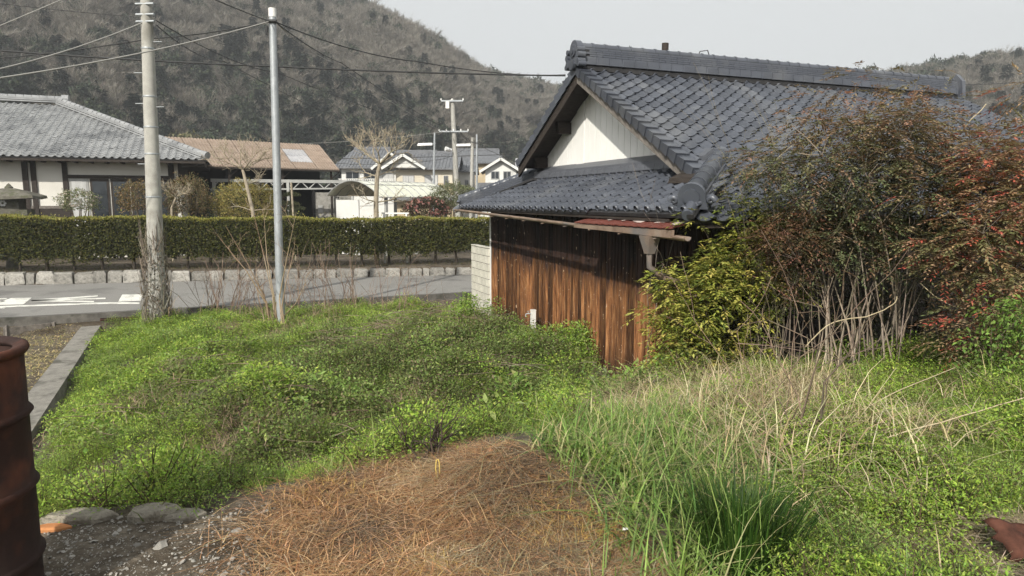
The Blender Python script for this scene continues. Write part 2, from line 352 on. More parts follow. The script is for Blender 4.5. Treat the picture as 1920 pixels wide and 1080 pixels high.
def hgt(x, y):
    x = np.asarray(x, float); y = np.asarray(y, float)
    ye = np.interp(x, EX, EYs)
    zl = -1.35 * sst(ye - .05, ye + 2.9, y) - .13 * sst(7, 12, y)
    zr = -.14 * np.clip(y - 4.0, 0, 5) - .65 * sst(8.8, 11.5, y)
    w = sst(-.4, 1.7 + .12 * np.clip(y - 4, 0, 9), x)
    z = zl * (1 - w) + zr * w + .14 * sst(3.6, 5.2, x) * sst(4.2, 6.5, y)
    z = z + .25 * np.exp(-((x + 1.6) / 2.6)**2 - ((y - 12.2) / 2.8)**2) + .2 * np.exp(-((x + 2.8) / 1.5)**2 - ((y - 8.0) / 1.6)**2)
    for mx_, my_, mh_, mr_ in ((-3.3, 8.4, .3, .8), (-.7, 9.3, .36, .8), (-2.3, 11.0, .3, .7), (.4, 11.6, .4, .8), (-5.2, 10.2, .22, .9), (-4.2, 13.2, .28, .9), (-1.8, 7.2, .26, .6), (-6.6, 13.5, .2, 1.0), (-.9, 13.9, .3, .9)):
        z = z + mh_ * np.exp(-((x - mx_) / mr_)**2 - ((y - my_) / (mr_ * 1.1))**2)        # weed-grown heaps
    z = z + .2 * np.exp(-((x - .1) / .5)**2 - ((y - 3.75) / .4)**2)          # heap of dead grass
    z = z - .5 * np.exp(-((x - 1.7) / .75)**2 - ((y - 10.4) / 1.2)**2) - .45 * np.exp(-((x - 1.95) / .24)**2 - ((y - 2.98) / .14)**2)
    near = sst(3.5, 7, y)
    z = z + wob(x, y, 1.4) * (.012 + .05 * near) + wob(x*1.9 + 2, y*1.4, 1.0) * .05 * near
    # beyond the low garden wall
    side = (x - C0[0]) * CN[0] + (y - C0[1]) * CN[1]
    z = np.where(y > 6, z - .22 * sst(1.6, .3, side), z)
    z = np.where((side < 0) & (y > 5), -1.62 + .02 * wob(x, y, 2), z)
    s1 = -.399 * x + .917 * y; s2 = -.212 * x + .977 * y
    z = np.where(s1 > 19.3, z + (-1.42 - z) * sst(19.3, 20.0, s1), z)
    z = np.where(s1 > 20.1, ZR - .06, z)
    z = np.where(s2 > 26.5, -.9 + .02 * wob(x, y, .6), z)
    far = sst(70, 130, np.hypot(x, y))
    return np.where(s2 > 26.5, z * (1 - far) - 3.0 * far, z)
def gpt(u, v, lift=0.):
    """the ground point seen at a photo pixel"""
    r = ray(u, v); t = np.linspace(1.5, 45, 1800); P = np.array([0, 0, EYE]) + r * t[:, None]
    k = np.argmax(P[:, 2] < hgt(P[:, 0], P[:, 1]) + lift); return P[k]
def pxl(P):
    P = np.atleast_2d(P); y = P[:, 1]; z = P[:, 2] - EYE; d = y*CP - z*SP
    return 960 + F*P[:, 0]/d, 540 - F*(y*SP + z*CP)/d

xs = np.unique(np.concatenate([np.linspace(-700, -60, 14), np.linspace(-60, -16, 30), np.linspace(-16, 12, 190), np.linspace(12, 60, 24), np.linspace(60, 700, 14)]))
ys = np.unique(np.concatenate([np.linspace(-300, -6, 8), np.linspace(-6, 1, 8), np.linspace(1, 30, 200), np.linspace(30, 120, 24), np.linspace(120, 900, 14)]))
gx, gy = np.meshgrid(xs, ys); gz = hgt(gx, gy); nx, ny = len(xs), len(ys)
gm = MB(); gm.v = [tuple(p) for p in np.c_[gx.ravel(), gy.ravel(), gz.ravel()].tolist()]
gm.f = [(j*nx+i, j*nx+i+1, (j+1)*nx+i+1, (j+1)*nx+i) for j in range(ny-1) for i in range(nx-1)]; gm.sm = [True]*len(gm.f)
tag(gm.build('ground', M['soil']), kind='structure')

RD = np.array([.917, .399, 0]); RN = np.array([-.399, .917, 0]); KD = np.array([.977, .212, 0]); KN = np.array([-.212, .977, 0])
def rp(t, s, z): p = RD*t + RN*s; return (p[0], p[1], z)                 # road frame, near edge
def kp(t, s, z): p = KD*t + KN*s; return (p[0], p[1], z)                 # far edge frame
rm = MB(); rt = np.linspace(-60, 40, 60)
na = [np.array(rp(t, 20.16, ZR)) for t in rt]
fa = []
for p in na:
    # carry across the road to the far edge
    k = (26.44 - p @ KN) / (RN @ KN); fa.append(p + RN * max(k, 3.0))
for i in range(59): rm.quad(na[i], na[i+1], fa[i+1], fa[i])
tag(rm.build('road', M['asphalt']), kind='structure')
# concrete edge of the road (upstand towards the plot)
em = MB()
for i in range(59):
    a, b = na[i], na[i+1]; up = np.array([0, 0, .03]); dn = np.array([0, 0, -.55]); o = -RN*.22
    em.hexa([a+dn, b+dn, b+o+dn, a+o+dn, a+up, b+up, b+o+up, a+o+up])
tag(em.build('road_edge_kerb', M['dkconcrete']), kind='structure')
# painted stop characters, seen from the side
pm = MB()
def rpoly(pts):
    P = [atZ(u, v, ZR + .006) for u, v in pts]; pm.poly(P, .003, (0, 0, 1))
c8 = lambda pts: [(x / 4.909, 500 + y / 4.909) for x, y in pts]
rpoly(c8([(1088, 322), (1300, 312), (1313, 254), (1125, 257)]))
rpoly(c8([(0, 385), (40, 385), (60, 374), (880, 345), (1283, 343), (1283, 330), (1100, 326), (880, 331), (0, 363)]))
for e in ((900, 270), (972, 292), (865, 322)):
    rpoly(c8([(285, 318), (e[0], e[1] + 5), (e[0], e[1] - 6), (290, 305)]))
rpoly(c8([(-40, 352), (215, 347), (292, 286), (100, 290), (55, 305), (-40, 335)]))
rpoly(c8([(-60, 304), (60, 299), (62, 290), (-60, 294)])); rpoly(c8([(-60, 330), (40, 322), (45, 314), (-60, 320)]))
tag(pm.build('road_marking', M['paint']), kind='structure')

# granite kerb: each stone its own piece
kb = MB(); kb.hexa([kp(-24, 26.56, -1.3), kp(6, 26.56, -1.3), kp(6, 26.9, -1.3), kp(-24, 26.9, -1.3), kp(-24, 26.56, -.93), kp(6, 26.56, -1.02), kp(6, 26.9, -1.02), kp(-24, 26.9, -.93)])
kerb = tag(kb.build('stone_kerb', M['dkconcrete']), kind='structure')
smesh = []
for k in range(7):
    m = MB(); n = 4
    prof = []
    for sx in (-1, 1):
        pass
    vs = []
    for zz, sc in ((0, .94), (.12, 1), (.85, .98), (1, .84)):
        for xx, yy in ((-.5, 0), (.5, 0), (.5, 1), (-.5, 1)):
            vs.append((xx*sc + rng.uniform(-.06, .06), (yy - .5)*sc + rng.uniform(-.08, .08), zz + rng.uniform(-.06, .06)))
    fs = [(3, 2, 1, 0), (12, 13, 14, 15)]
    for r in range(3):
        for q in range(4): fs.append((r*4+q, r*4+(q+1) % 4, r*4+4+(q+1) % 4, r*4+4+q))
    m.add(vs, fs); smesh.append(m.mesh('kerb_stone', M['stone']))
t = -23.5; i = 0
while t < 5:
    w = float(rng.choice([.3, .42, .52, .58, .62])); h = np.interp(t, [-12, 4], [.43, .27]) * rng.uniform(.93, 1.05)
    o = link('kerb_stone', smesh[i % 7], kerb); p = kp(t + w/2, 26.55, -1.27)
    o.location = p; o.rotation_euler = (0, 0, math.atan2(.212, .977) + rng.uniform(-.03, .03)); o.scale = (w - .05, .32, h + .02)
    t += w; i += 1

# ------------------------------------------------------------------ near house
def hv(a, b, z): return (b, -a, z)             # house frame: X into the house, Y away from the camera along the wall
house = thing('tiled_house', 'single-storey house with dark glazed tile roof, white gable and charred board wall', 'house', HO, T_)
TW, TE = .28, .2403
ZE, MP, MM, AR, BV, BG = 1.45, .452, .55, 4.1175, .994, 1.53
AL, ARR, ARM = -.45, 9.25, 9.1                  # eave corners along the wall, near eave of the main roof
ZA = 4.12                                      # roof plane at the ridge
def tile_mesh(name, eave=False):
    m = MB(); prof = []
    for k in range(9):
        x = k / 8
        if x < .62: h = -.018 * math.sin(math.pi * x / .62)
        else: h = .05 * math.sin(math.pi * (x - .62) / .38) ** .8
        prof.append((x * TW, h))
    L_ = TE * 1.12; th = .022
    vs = [(x, 0, h + .03) for x, h in prof] + [(x, L_, h + .004) for x, h in prof] + [(x, .012, h + .03 - th - (.035 if eave else 0)) for x, h in prof]
    n = 9; fs = []; 
    m.add(vs[:18], [(k, k+1, n+k+1, n+k) for k in range(8)], True)
    m.add(vs[:9] + vs[18:], [(n+k, n+k+1, k+1, k) for k in range(8)])
    if eave:
        m.lathe([(.001, 0), (.05, 0), (.058, .012), (.058, .03), (.05, .04)], n=10)
        # turn the disc to face down the slope
        k0 = len(m.v) - 50
        for q in range(k0, len(m.v)):
            x, y, z = m.v[q]; m.v[q] = (x + TW*.81, -z + .02, y + .035)
    return m
tile_me = tile_mesh('t').mesh('roof_tile', M['tile']); eave_me = tile_mesh('t', True).mesh('eave_tile', M['tile'])
def frame(up, across, org):
    up = np.array(up); across = np.array(across); nn = np.cross(across, up)
    m = Matrix.Identity(4)
    for k in range(3): m[k][0], m[k][1], m[k][2], m[k][3] = across[k], up[k], nn[k], org[k]
    return m
pent = MB(); main = MB()
# roof decks under the tiles
def deck(m, pts, th=.05):
    P = [np.array(p, float) for p in pts]; n = nrm(np.cross(P[1]-P[0], P[2]-P[0])); n = n if n[2] > 0 else -n
    return m.poly([p - n*.012 for p in P], -th, n)
zp = lambda b: ZE + MP*b
zm = lambda a: ZA - MM*abs(a - AR)
deck(pent, [hv(AL, 0, zp(0)), hv(ARR, 0, zp(0)), hv(ARR - 1.55, 1.75, zp(1.75)), hv(AL + 1.75, 1.75, zp(1.75))])
pentd = pent.build('pent_roof', M['deck'], house)
B1 = 11.4
deck(main, [hv(AR, BV + .02, zm(AR)), hv(8.25, BV + .02, zm(8.25)), hv(ARM, .0, zm(ARM)), hv(ARM, B1, zm(ARM)), hv(AR, B1, zm(AR))])
deck(main, [hv(AR, BV + .02, ZA), hv(AR, B1, ZA), hv(1.1, B1, zm(1.1)), hv(1.1, BV + .02, zm(1.1))])
deck(main, [hv(1.5, 1.2, 2.15), hv(1.5, B1, 2.15), hv(AL, B1, ZE), hv(AL, 0, ZE)])
maind = main.build('main_roof', M['deck'], house)
tiles = []   # (matrix, eave?, roof, centre)
upP = nrm([1, 0, MP]); acP = np.array([0, -1., 0])
hP = TE / math.sqrt(1 + MP*MP)
for sec, (a0, n, bo) in enumerate(((-.7, 26, 0.), (6.57, 11, .0))):
    for c in range(n):
        a = a0 + c*TW
        if sec == 0 and a > 6.35: continue
        for r in range(8):
            b = bo + r*hP + (.05 if sec and r == 0 else 0)
            if b > 1.58: continue
            am = a + TW/2
            if am < AL + b - .02 or am > ARR - .85*b + .02: continue
            tiles.append((frame(upP, acP, hv(a, b, zp(b))), r == 0, 0, hv(am, b, zp(b))))
upM = nrm([0, 1, MM]); acM = np.array([1., 0, 0]); hM = TE / math.sqrt(1 + MM*MM)
nrow = int((ARM - AR) / hM) + 1
for r in range(nrow):
    a = AR + .1 + (r + 1)*hM - .12
    for c in range(37):
        b = BV - TW*0 + c*TW
        tiles.append((frame(upM, acM, hv(a, b, zm(a))), False, 1, hv(a, b + TW/2, zm(a))))
    for c in range(1, 4):
        b = BV - c*TW
        if b + TW/2 > (ARM - a)/.82 + .05: tiles.append((frame(upM, acM, hv(a, b, zm(a))), False, 1, hv(a, b + TW/2, zm(a))))
cT, sT = math.cos(T_), math.sin(T_)
def hw(p): return np.array([HO[0] + cT*p[0] - sT*p[1], HO[1] + sT*p[0] + cT*p[1], p[2]])
mt = [(i, hw(t[3])) for i, t in enumerate(tiles) if t[2] == 1]
def vis(P):
    u, v = pxl(P); return u[0] < 1500 and v[0] < 330 and (u[0] < 1420 or v[0] < 250)
single = {i for i, t in enumerate(tiles) if t[2] == 0}
cand = sorted((float(np.linalg.norm(P - [0, 0, EYE])), i) for i, P in mt if vis(P))[:300]
single |= {i for _, i in cand}
rest = MB()
for i, (mx4, ev, rf, c) in enumerate(tiles):
    jit = Matrix.Translation((rng.normal(0, .002), rng.normal(0, .003), rng.normal(0, .0015)))
    if i in single:
        o = link('eave_tile' if ev else 'roof_tile', eave_me if ev else tile_me, maind if rf else pentd); o.matrix_local = mx4 @ jit
    else:
        rest.add([tuple(mx4 @ jit @ v.co) for v in tile_me.vertices], [tuple(p.vertices) for p in tile_me.polygons]); 
        for k in range(1, 17): rest.sm[-k] = (k > 8)
tag(rest.build('tile_field', M['tile'], house), kind='stuff')
# verge tiles down the near and far gable edges, on their barge boards
vm = MB(); vm.hexa([(-.03, 0, -.115), (.2, 0, .0), (.2, TE*1.03, .0), (-.005, TE*1.0, -.11), (-.045, 0, .055), (.2, 0, .045), (.2, TE*1.03, .02), (-.02, TE*1.0, .02)])
vme = vm.mesh('verge_tile', M['tile'])
for r in range(19):
    a = AR + .06 + (r + .85)*hM
    o = link('verge_tile', vme, maind); o.matrix_local = frame(upM, acM, hv(a, BV - .03, zm(a) + .012))
vm2 = MB(); vm2.hexa([(-.2, 0, 0), (.03, 0, -.115), (.005, TE*1.0, -.11), (-.2, TE*1.03, 0), (-.2, 0, .045), (.045, 0, .055), (.02, TE*1.0, .02), (-.2, TE*1.03, .02)])
vme2 = vm2.mesh('verge_tile', M['tile'])
upF = nrm([0, -1, MM]); acF = np.array([-1., 0, 0])
for r in range(15):
    a = AR - .06 - (r + .85)*hM
    if a < 1.05: break
    o = link('verge_tile', vme2, maind); o.matrix_local = frame(upF, acF, hv(a, BV - .03, zm(a) + .012))
bb = MB()
def barge(a0, a1, b, dz0, dz1, th):
    bb.hexa([hv(a0, b, zm(a0)-dz1), hv(a1, b, zm(a1)-dz1), hv(a1, b+th, zm(a1)-dz1), hv(a0, b+th, zm(a0)-dz1), hv(a0, b, zm(a0)-dz0), hv(a1, b, zm(a1)-dz0), hv(a1, b+th, zm(a1)-dz0), hv(a0, b+th, zm(a0)-dz0)])
barge(AR + .005, 7.85, BV + .0, .07, .27, .05); bb.build('barge_board', M['greywood'], house)
bb = MB(); barge(AR - .005, 1.12, BV + .0, .07, .3, .05); bb.build('barge_board', M['darkwood'], house)
# soffit boards, purlin ends under the gable overhang
sm = MB()
for a0, a1 in ((AR, 7.8), (AR, 1.12)):
    sm.hexa([hv(a0, BV+.08, zm(a0)-.1), hv(a1, BV+.08, zm(a1)-.1), hv(a1, 1.75, zm(a1)-.1), hv(a0, 1.75, zm(a0)-.1), hv(a0, BV+.08, zm(a0)-.065), hv(a1, BV+.08, zm(a1)-.065), hv(a1, 1.75, zm(a1)-.065), hv(a0, 1.75, zm(a0)-.065)])
sm.build('soffit', M['darkwood'], house)
for a in (AR, 2.75, 1.55, 5.6):
    MB().hexa([hv(a-.07, 1.26, zm(a)-.34), hv(a+.07, 1.26, zm(a)-.34), hv(a+.07, 1.6, zm(a)-.34), hv(a-.07, 1.6, zm(a)-.34), hv(a-.07, 1.2, zm(a)-.1), hv(a+.07, 1.2, zm(a)-.1), hv(a+.07, 1.6, zm(a)-.1), hv(a-.07, 1.6, zm(a)-.1)]).build('purlin_end', M['darkwood'], house)
# white gable of upright boards
gw = MB(); gw.poly([hv(1.3, BG+.02, 2.1), hv(7.6, BG+.02, 2.1), hv(7.2, BG+.02, zm(7.2)-.1), hv(AR, BG+.02, ZA-.1), hv(1.3, BG+.02, zm(1.3)-.1)], .1, (1, 0, 0))
gable = gw.build('gable_wall', M['white'], house)
a = 1.3; k = 0
while a < 7.2:
    w = .225; a2 = min(a + w, 7.2); th = .018
    if 3.0 < a < 3.2: w = .34; a2 = a + w; th = .034                     # the wider batten near the middle
    g_ = .006
    zz0, zz1 = zm(a + g_) - .105, zm(a2 - g_) - .105
    mid = [hv(AR, 0, ZA-.105)] if a < AR < a2 else []
    pts = [hv(a+g_, BG+.018, 2.3), hv(a2-g_, BG+.018, 2.3), hv(a2-g_, BG+.018, max(zz1, 2.32))] + [(BG+.018, m_[1], m_[2]) for m_ in mid] + [hv(a+g_, BG+.018, max(zz0, 2.32))]
    MB().poly(pts, th, (-1, 0, 0)).build('gable_board', M['white'], gable); a = a2; k += 1
# lead flashing course at the foot of the gable
fl = MB(); fl.hexa([hv(1.2, BG-.2, zp(BG-.2)+.03), hv(7.6, BG-.2, zp(BG-.2)+.03), hv(7.6, BG+.02, zp(BG)), hv(1.2, BG+.02, zp(BG)), hv(1.2, BG-.16, 2.28), hv(7.6, BG-.16, 2.28), hv(7.6, BG+.015, 2.40), hv(1.2, BG+.015, 2.40)])
flo = fl.build('flashing_course', M['tile_joint'], house)
for k in range(22):
    a = 1.3 + k*.28; MB().hexa([hv(a, BG-.215, 2.13), hv(a+.272, BG-.215, 2.13), hv(a+.272, BG-.17, 2.13), hv(a, BG-.17, 2.13), hv(a, BG-.185, 2.23), hv(a+.272, BG-.185, 2.23), hv(a+.272, BG-.16, 2.235), hv(a, BG-.16, 2.235)]).build('flashing_tile', M['tile_joint'], flo)
# main ridge: stacked flat tiles, capped by round tiles
rg = MB(); b0r, b1r = 1.05, 11.2
rg.hexa([hv(AR+.17, b0r, ZA-.06), hv(AR+.17, b1r, ZA-.06), hv(AR-.17, b1r, ZA-.06), hv(AR-.17, b0r, ZA-.06), hv(AR+.11, b0r, 4.5), hv(AR+.11, b1r, 4.5), hv(AR-.11, b1r, 4.5), hv(AR-.11, b0r, 4.5)])
ridge = rg.build('ridge', M['deck'], house)
for lay in range(5):
    z0 = 4.285 + lay*.042; wd = .165 - lay*.010; b = b0r + (.14 if lay % 2 else 0)
    lm = MB()
    while b < b1r - .05:
        e = min(b + .28, b1r)
        lm.box((b, -AR - wd, z0), (e - .006, -AR + wd, z0 + .034)); b += .28
    lm.build('ridge_layer', M['tile'], ridge)
k = 0; b = b0r
capm = MB(); capm.box((0, -.02, -.02), (.27, .19, .09)); capm.box((.258, -.025, -.025), (.292, .2, .10))
for q in range(len(capm.v)):
    x, y, z = capm.v[q]; capm.v[q] = (x, -y, z)
cme = capm.mesh('ridge_skirt_tile', M['tile'])
for f in cme.polygons: f.flip()
rnd_ = MB(); rnd_.tube([(0, 0, 0), (.27, 0, 0)], .085, 10); rnd_.tube([(.235, 0, 0), (.275, 0, 0)], .098, 10); rme = rnd_.mesh('ridge_cap_tile', M['tile'])
while b < b1r - .1:
    o = link('ridge_skirt_tile', cme, ridge); o.location = (b, -AR, 4.19)
    o = link('ridge_cap_tile', rme, ridge); o.location = (b, -AR, 4.51); b += .28
# demon tile at the gable end
og = MB(); og.v = []; c = []
for k in range(15):
    t = math.pi * (-.12 + 1.24*k/14); c.append((0, math.cos(t)*.17, 4.43 + math.sin(t)*.2))
og.poly(c + [(0, -.2, 4.2), (0, .2, 4.2)], .12, (1, 0, 0))
og2 = MB()
for s in (-1, 1):
    for (yy, zz, rr) in ((.19, 4.22, .075), (.23, 4.33, .06), (.2, 4.43, .05), (.26, 4.16, .05)):
        og2.tube([(-.04, s*yy, zz), (.12, s*yy, zz)], rr, 10)
og2.tube([(-.03, 0, 4.43), (.02, 0, 4.43)], .11, 14); og2.tube([(-.05, 0, 4.43), (.0, 0, 4.43)], .06, 12)
for mm in (og, og2):
    mm.v = [(x + .92, y - AR, z) for x, y, z in mm.v]
oo = og.build('ridge_end_tile', M['tile'], house); og2.build('scroll', M['tile'], oo)
MB().tube([hv(AR, .86, 4.17), hv(AR, 1.12, 4.17)], .1, 12).build('apex_roll_tile', M['tile'], house)
ro = MB().poly([(B1-.1, -AR-.2, 4.1), (B1-.1, -AR+.2, 4.1), (B1-.1, -AR+.16, 4.5), (B1-.1, -AR, 4.68), (B1-.1, -AR-.16, 4.5)], .12, (1, 0, 0)).build('ridge_end_tile', M['tile'], house)
# hips of the pent roof
def hip(p0, p1, rad, name, layers=3):
    p0, p1 = np.array(p0), np.array(p1); d = nrm(p1 - p0); L_ = np.linalg.norm(p1 - p0); sd = nrm(np.cross(d, [0, 0, 1])); up = np.cross(sd, d)
    h = MB()
    for k in range(layers):
        w = rad*(1.45 - .13*k); z0 = -.04 + k*.05
        h.hexa([p0 + sd*w + up*z0, p0 - sd*w + up*z0, p1 - sd*w + up*z0, p1 + sd*w + up*z0, p0 + sd*w + up*(z0+.042), p0 - sd*w + up*(z0+.042), p1 - sd*w + up*(z0+.042), p1 + sd*w + up*(z0+.042)])
    ho = h.build(name, M['tile'], house); zz = -.04 + layers*.05 + rad*.2; s = 0
    while s < L_ - .05:
        e = min(s + .27, L_); MB().tube([p0 + d*s + up*zz, p0 + d*(s+.03) + up*(zz+.0), p0 + d*(s + .031) + up*zz, p0 + d*e + up*zz], [rad*1.12, rad*1.12, rad, rad], 12).build('hip_cap_tile', M['tile'], ho); s += .27
    return ho, p0, d, sd, up, zz
hl = hip(hv(AL + .12, .12, zp(.12) + .02), hv(AL + 1.78, 1.78, zp(1.78) + .02), .085, 'hip_ridge', 4)
hr = hip(hv(ARR - .3, .22, zp(.22) + .03), hv(ARR - 1.4, 1.5, zp(1.5) + .03), .115, 'hip_ridge', 3)
for (ho, p0, d, sd, up, zz), rr in ((hl, .1), (hr, .15)):
    e = MB(); c = [p0 + sd*math.cos(t)*rr*1.15 + up*(zz - .02 + math.sin(t)*rr*1.1) for t in np.linspace(-.2, math.pi + .2, 13)] + [p0 - sd*rr*1.3 - up*.06, p0 + sd*rr*1.3 - up*.06]
    e.poly(c, .06, -d); eo = e.build('hip_end_tile', M['tile'], house)
    e = MB(); c = [p0 - d*.06 + sd*math.cos(t)*rr*.7 + up*(zz - .03 + math.sin(t)*rr*.7) for t in np.linspace(0, 2*math.pi, 13)[:-1]]; e.poly(c, .025, -d); e.build('rosette', M['tile'], eo)
    for s in (-1, 1):
        e = MB(); q = [p0 + sd*s*(rr*1.2 + .05 + .05*math.cos(t)*(1 - t/9)) + up*(zz*.35 + .05*math.sin(t)*(1 - t/9)) - d*.03 for t in np.linspace(0, 7, 14)]
        e.tube(q, np.linspace(.045, .015, 14), 6); e.build('scroll', M['tile'], eo)
    MB().tube([p0 - d*.3 - up*.06, p0 - d*.12 - up*.02, p0 + d*.1], [.075, .08, .075], 12).build('corner_roll_tile', M['tile'], house)
# plinth board where the near verge comes down
MB().hexa([hv(7.55, .78, zp(.78)+.06), hv(8.2, .78, zp(.78)+.06), hv(8.2, 1.2, zp(1.2)+.02), hv(7.45, 1.2, zp(1.2)+.02), hv(7.57, .8, zp(.8)+.13), hv(8.2, .8, zp(.8)+.13), hv(8.2, 1.2, zp(1.2)+.1), hv(7.47, 1.2, zp(1.2)+.1)]).build('verge_plinth', M['darkwood'], house)
# walls
BW = .75
wb = MB(); wb.box((BW + .05, -8.62, -1.9), (BW + .2, .1, 1.5)); wall = wb.build('board_wall', M['darkwood'], house)
a = -.13; k = 0
while a < 8.6:
    w = rng.uniform(.095, .14); e = min(a + w, 8.62); pj = .0
    m = MB(); zb = -1.75 + rng.uniform(-.02, .02)
    tl = .016; m.hexa([hv(a, BW + .02, zb), hv(e - .02, BW + .03, zb), hv(e - .02, BW + .06, zb), hv(a, BW + .06, zb), hv(a, BW + .02, 1.34), hv(e - .02, BW + .03, 1.34), hv(e - .02, BW + .06, 1.34), hv(a, BW + .06, 1.34)])
    # lapped edge stands proud
    m.hexa([hv(a - .004, BW + .005, zb), hv(a + .032, BW + .012, zb), hv(a + .03, BW + .05, zb), hv(a - .004, BW + .05, zb), hv(a - .004, BW + .005, 1.34), hv(a + .032, BW + .012, 1.34), hv(a + .03, BW + .05, 1.34), hv(a - .004, BW + .05, 1.34)])
    m.build('plank', M['plank'], wall); a = e
MB().box((BW - .01, .12, -1.8), (BW + .16, .19, 1.32)).build('corner_trim', M['pvc'], house)
nw = MB(); nw.box((BW + .2, -8.62, -1.9), (11.0, -8.5, 1.6)); nw.box((10.9, -8.5, -1.9), (11.0, .1, 3.0)); nw.box((BW+.2, 0, -1.9), (11, .1, 1.6)); nw.build('side_wall', M['darkwood'], house)
for b in (1.9, 3.8, 5.7, 7.6, 9.5): MB().box((b, -8.67, -1.6), (b + .12, -8.61, 1.6)).build('post', M['darkwood'], house)
MB().box((2.1, -8.65, -.9), (5.6, -8.625, .8)).build('shutter', M['darkwood'], house)
MB().box((BW - .05, -8.75, -2.2), (11.1, .15, -1.74)).build('foundation', M['concrete'], house)
# eaves underside, gutter, hopper, tin patch
MB().hexa([hv(AL+.1, .04, 1.38), hv(8.7, .04, 1.34), hv(8.5, BW+.1, 1.32), hv(AL+.1, BW+.1, 1.36), hv(AL+.1, .04, 1.42), hv(8.7, .04, 1.38), hv(8.5, BW+.1, 1.56), hv(AL+.1, BW+.1, 1.62)]).build('eave_soffit', M['darkwood'], house)
MB().hexa([hv(ARM-.03, .3, 1.27), hv(ARM-.03, B1, 1.27), hv(8.5, B1, 1.27), hv(8.5, .3, 1.27), hv(ARM-.03, .3, 1.31), hv(ARM-.03, B1, 1.31), hv(8.5, B1, 1.6), hv(8.5, .3, 1.6)]).build('eave_soffit', M['darkwood'], house)
gt = MB(); n = 30; zg = lambda a: 1.415 - .0245*(a + .58)
ring = [(math.cos(t)*.055, math.sin(t)*.055) for t in np.linspace(math.pi, 2*math.pi, 7)]
vs = []; aa = np.linspace(-.62, 9.25, n)
for a in aa:
    for x, z in ring: vs.append(hv(a, -.06 + x, zg(a) + z))
    for x, z in ring[::-1]: vs.append(hv(a, -.06 + x*.9, zg(a) + z*.9 + .002))
gt.add(vs, [(i*14+k, i*14+(k+1) % 14, (i+1)*14+(k+1) % 14, (i+1)*14+k) for i in range(n-1) for k in range(14)], True)
gto = gt.build('gutter', M['gutter'], house)
for a in np.arange(-.4, 9.2, .9): MB().hexa([hv(a, -.13, zg(a)-.07), hv(a+.025, -.13, zg(a)-.07), hv(a+.025, .3, zg(a)-.03), hv(a, .3, zg(a)-.03), hv(a, -.125, zg(a)-.055), hv(a+.025, -.125, zg(a)-.055), hv(a+.025, .3, zg(a)-.015), hv(a, .3, zg(a)-.015)]).build('gutter_bracket', M['gutter'], gto)
hp = MB(); a = 8.42; z = zg(a)
hp.hexa([hv(a+.05, -.11, z-.28), hv(a-.05, -.11, z-.28), hv(a-.05, -.01, z-.28), hv(a+.05, -.01, z-.28), hv(a+.13, -.15, z-.04), hv(a-.13, -.15, z-.04), hv(a-.13, .03, z-.04), hv(a+.13, .03, z-.04)])
hp.tube([hv(a, -.06, z-.27), hv(a, -.06, z-.45), hv(a, .15, z-.6), hv(a, .6, z-.75), hv(a, BW-.05, z-.85), hv(a, BW-.05, -1.5)], .04, 8); hp.build('rain_hopper', M['gutter'], house)
tp = MB(); ta = np.linspace(6.35, 9.0, 28)
for i in range(27):
    k = .006 if i % 2 else 0
    tp.hexa([hv(ta[i], -.14, 1.262+k), hv(ta[i+1], -.14, 1.262+k), hv(ta[i+1], .34, 1.37+k), hv(ta[i], .34, 1.37+k), hv(ta[i], -.14, 1.278+k), hv(ta[i+1], -.14, 1.278+k), hv(ta[i+1], .34, 1.39+k), hv(ta[i], .34, 1.39+k)])
tin = tag(tp.build('tin_sheet', M['rusttin'], house), label='rusty red tin sheet patched below the eave tiles')
tf = MB()
for i in range(27):
    e = .2 - rng.uniform(0, .15) - .12*i/27; zz = lambda b: 1.283 + (b + .14)*.2333 + .009
    tf.hexa([hv(ta[i], e, zz(e)-.003), hv(ta[i+1]-.01, e + rng.uniform(-.05, .05), zz(e)-.003), hv(ta[i+1]-.005, .33, zz(.33)-.003), hv(ta[i], .33, zz(.33)-.003), hv(ta[i], e, zz(e)), hv(ta[i+1]-.01, e, zz(e)), hv(ta[i+1]-.005, .33, zz(.33)), hv(ta[i], .33, zz(.33))])
tf.build('peeled_paint', M['oldpaint'], tin)
MB().hexa([hv(6.3, -.12, 1.19), hv(9.0, -.12, 1.15), hv(9.0, -.08, 1.15), hv(6.3, -.08, 1.19), hv(6.3, -.12, 1.25), hv(9.0, -.12, 1.25), hv(9.0, -.08, 1.25), hv(6.3, -.08, 1.25)]).build('fascia_batten', M['gutter'], house)
# things standing on the ridge line behind: water heater stub
hb = hw(hv(AR - .9, 3.6, 0)); ht = thing('roof_heater', 'small solar water heater with stub pipe peeping over the ridge', 'water heater', (hb[0], hb[1], 4.05), T_)
MB().box((-.9, -.1, -.1), (1.0, .1, .63)).build('rack', M['darkwood'], ht); MB().tube([(-.05, 0, .55), (-.05, 0, .92)], .075, 10).build('stub_pipe', M['darkwood'], ht)
MB().tube([(-.85, 0, .6), (-.93, 0, .8), (-.8, 0, .62)], .008, 5).build('hose', M['wire'], ht); MB().tube([(.75, 0, .6), (.85, 0, .82), (1.05, 0, .86), (1.15, 0, .62)], .012, 5).build('hose', M['wire'], ht)

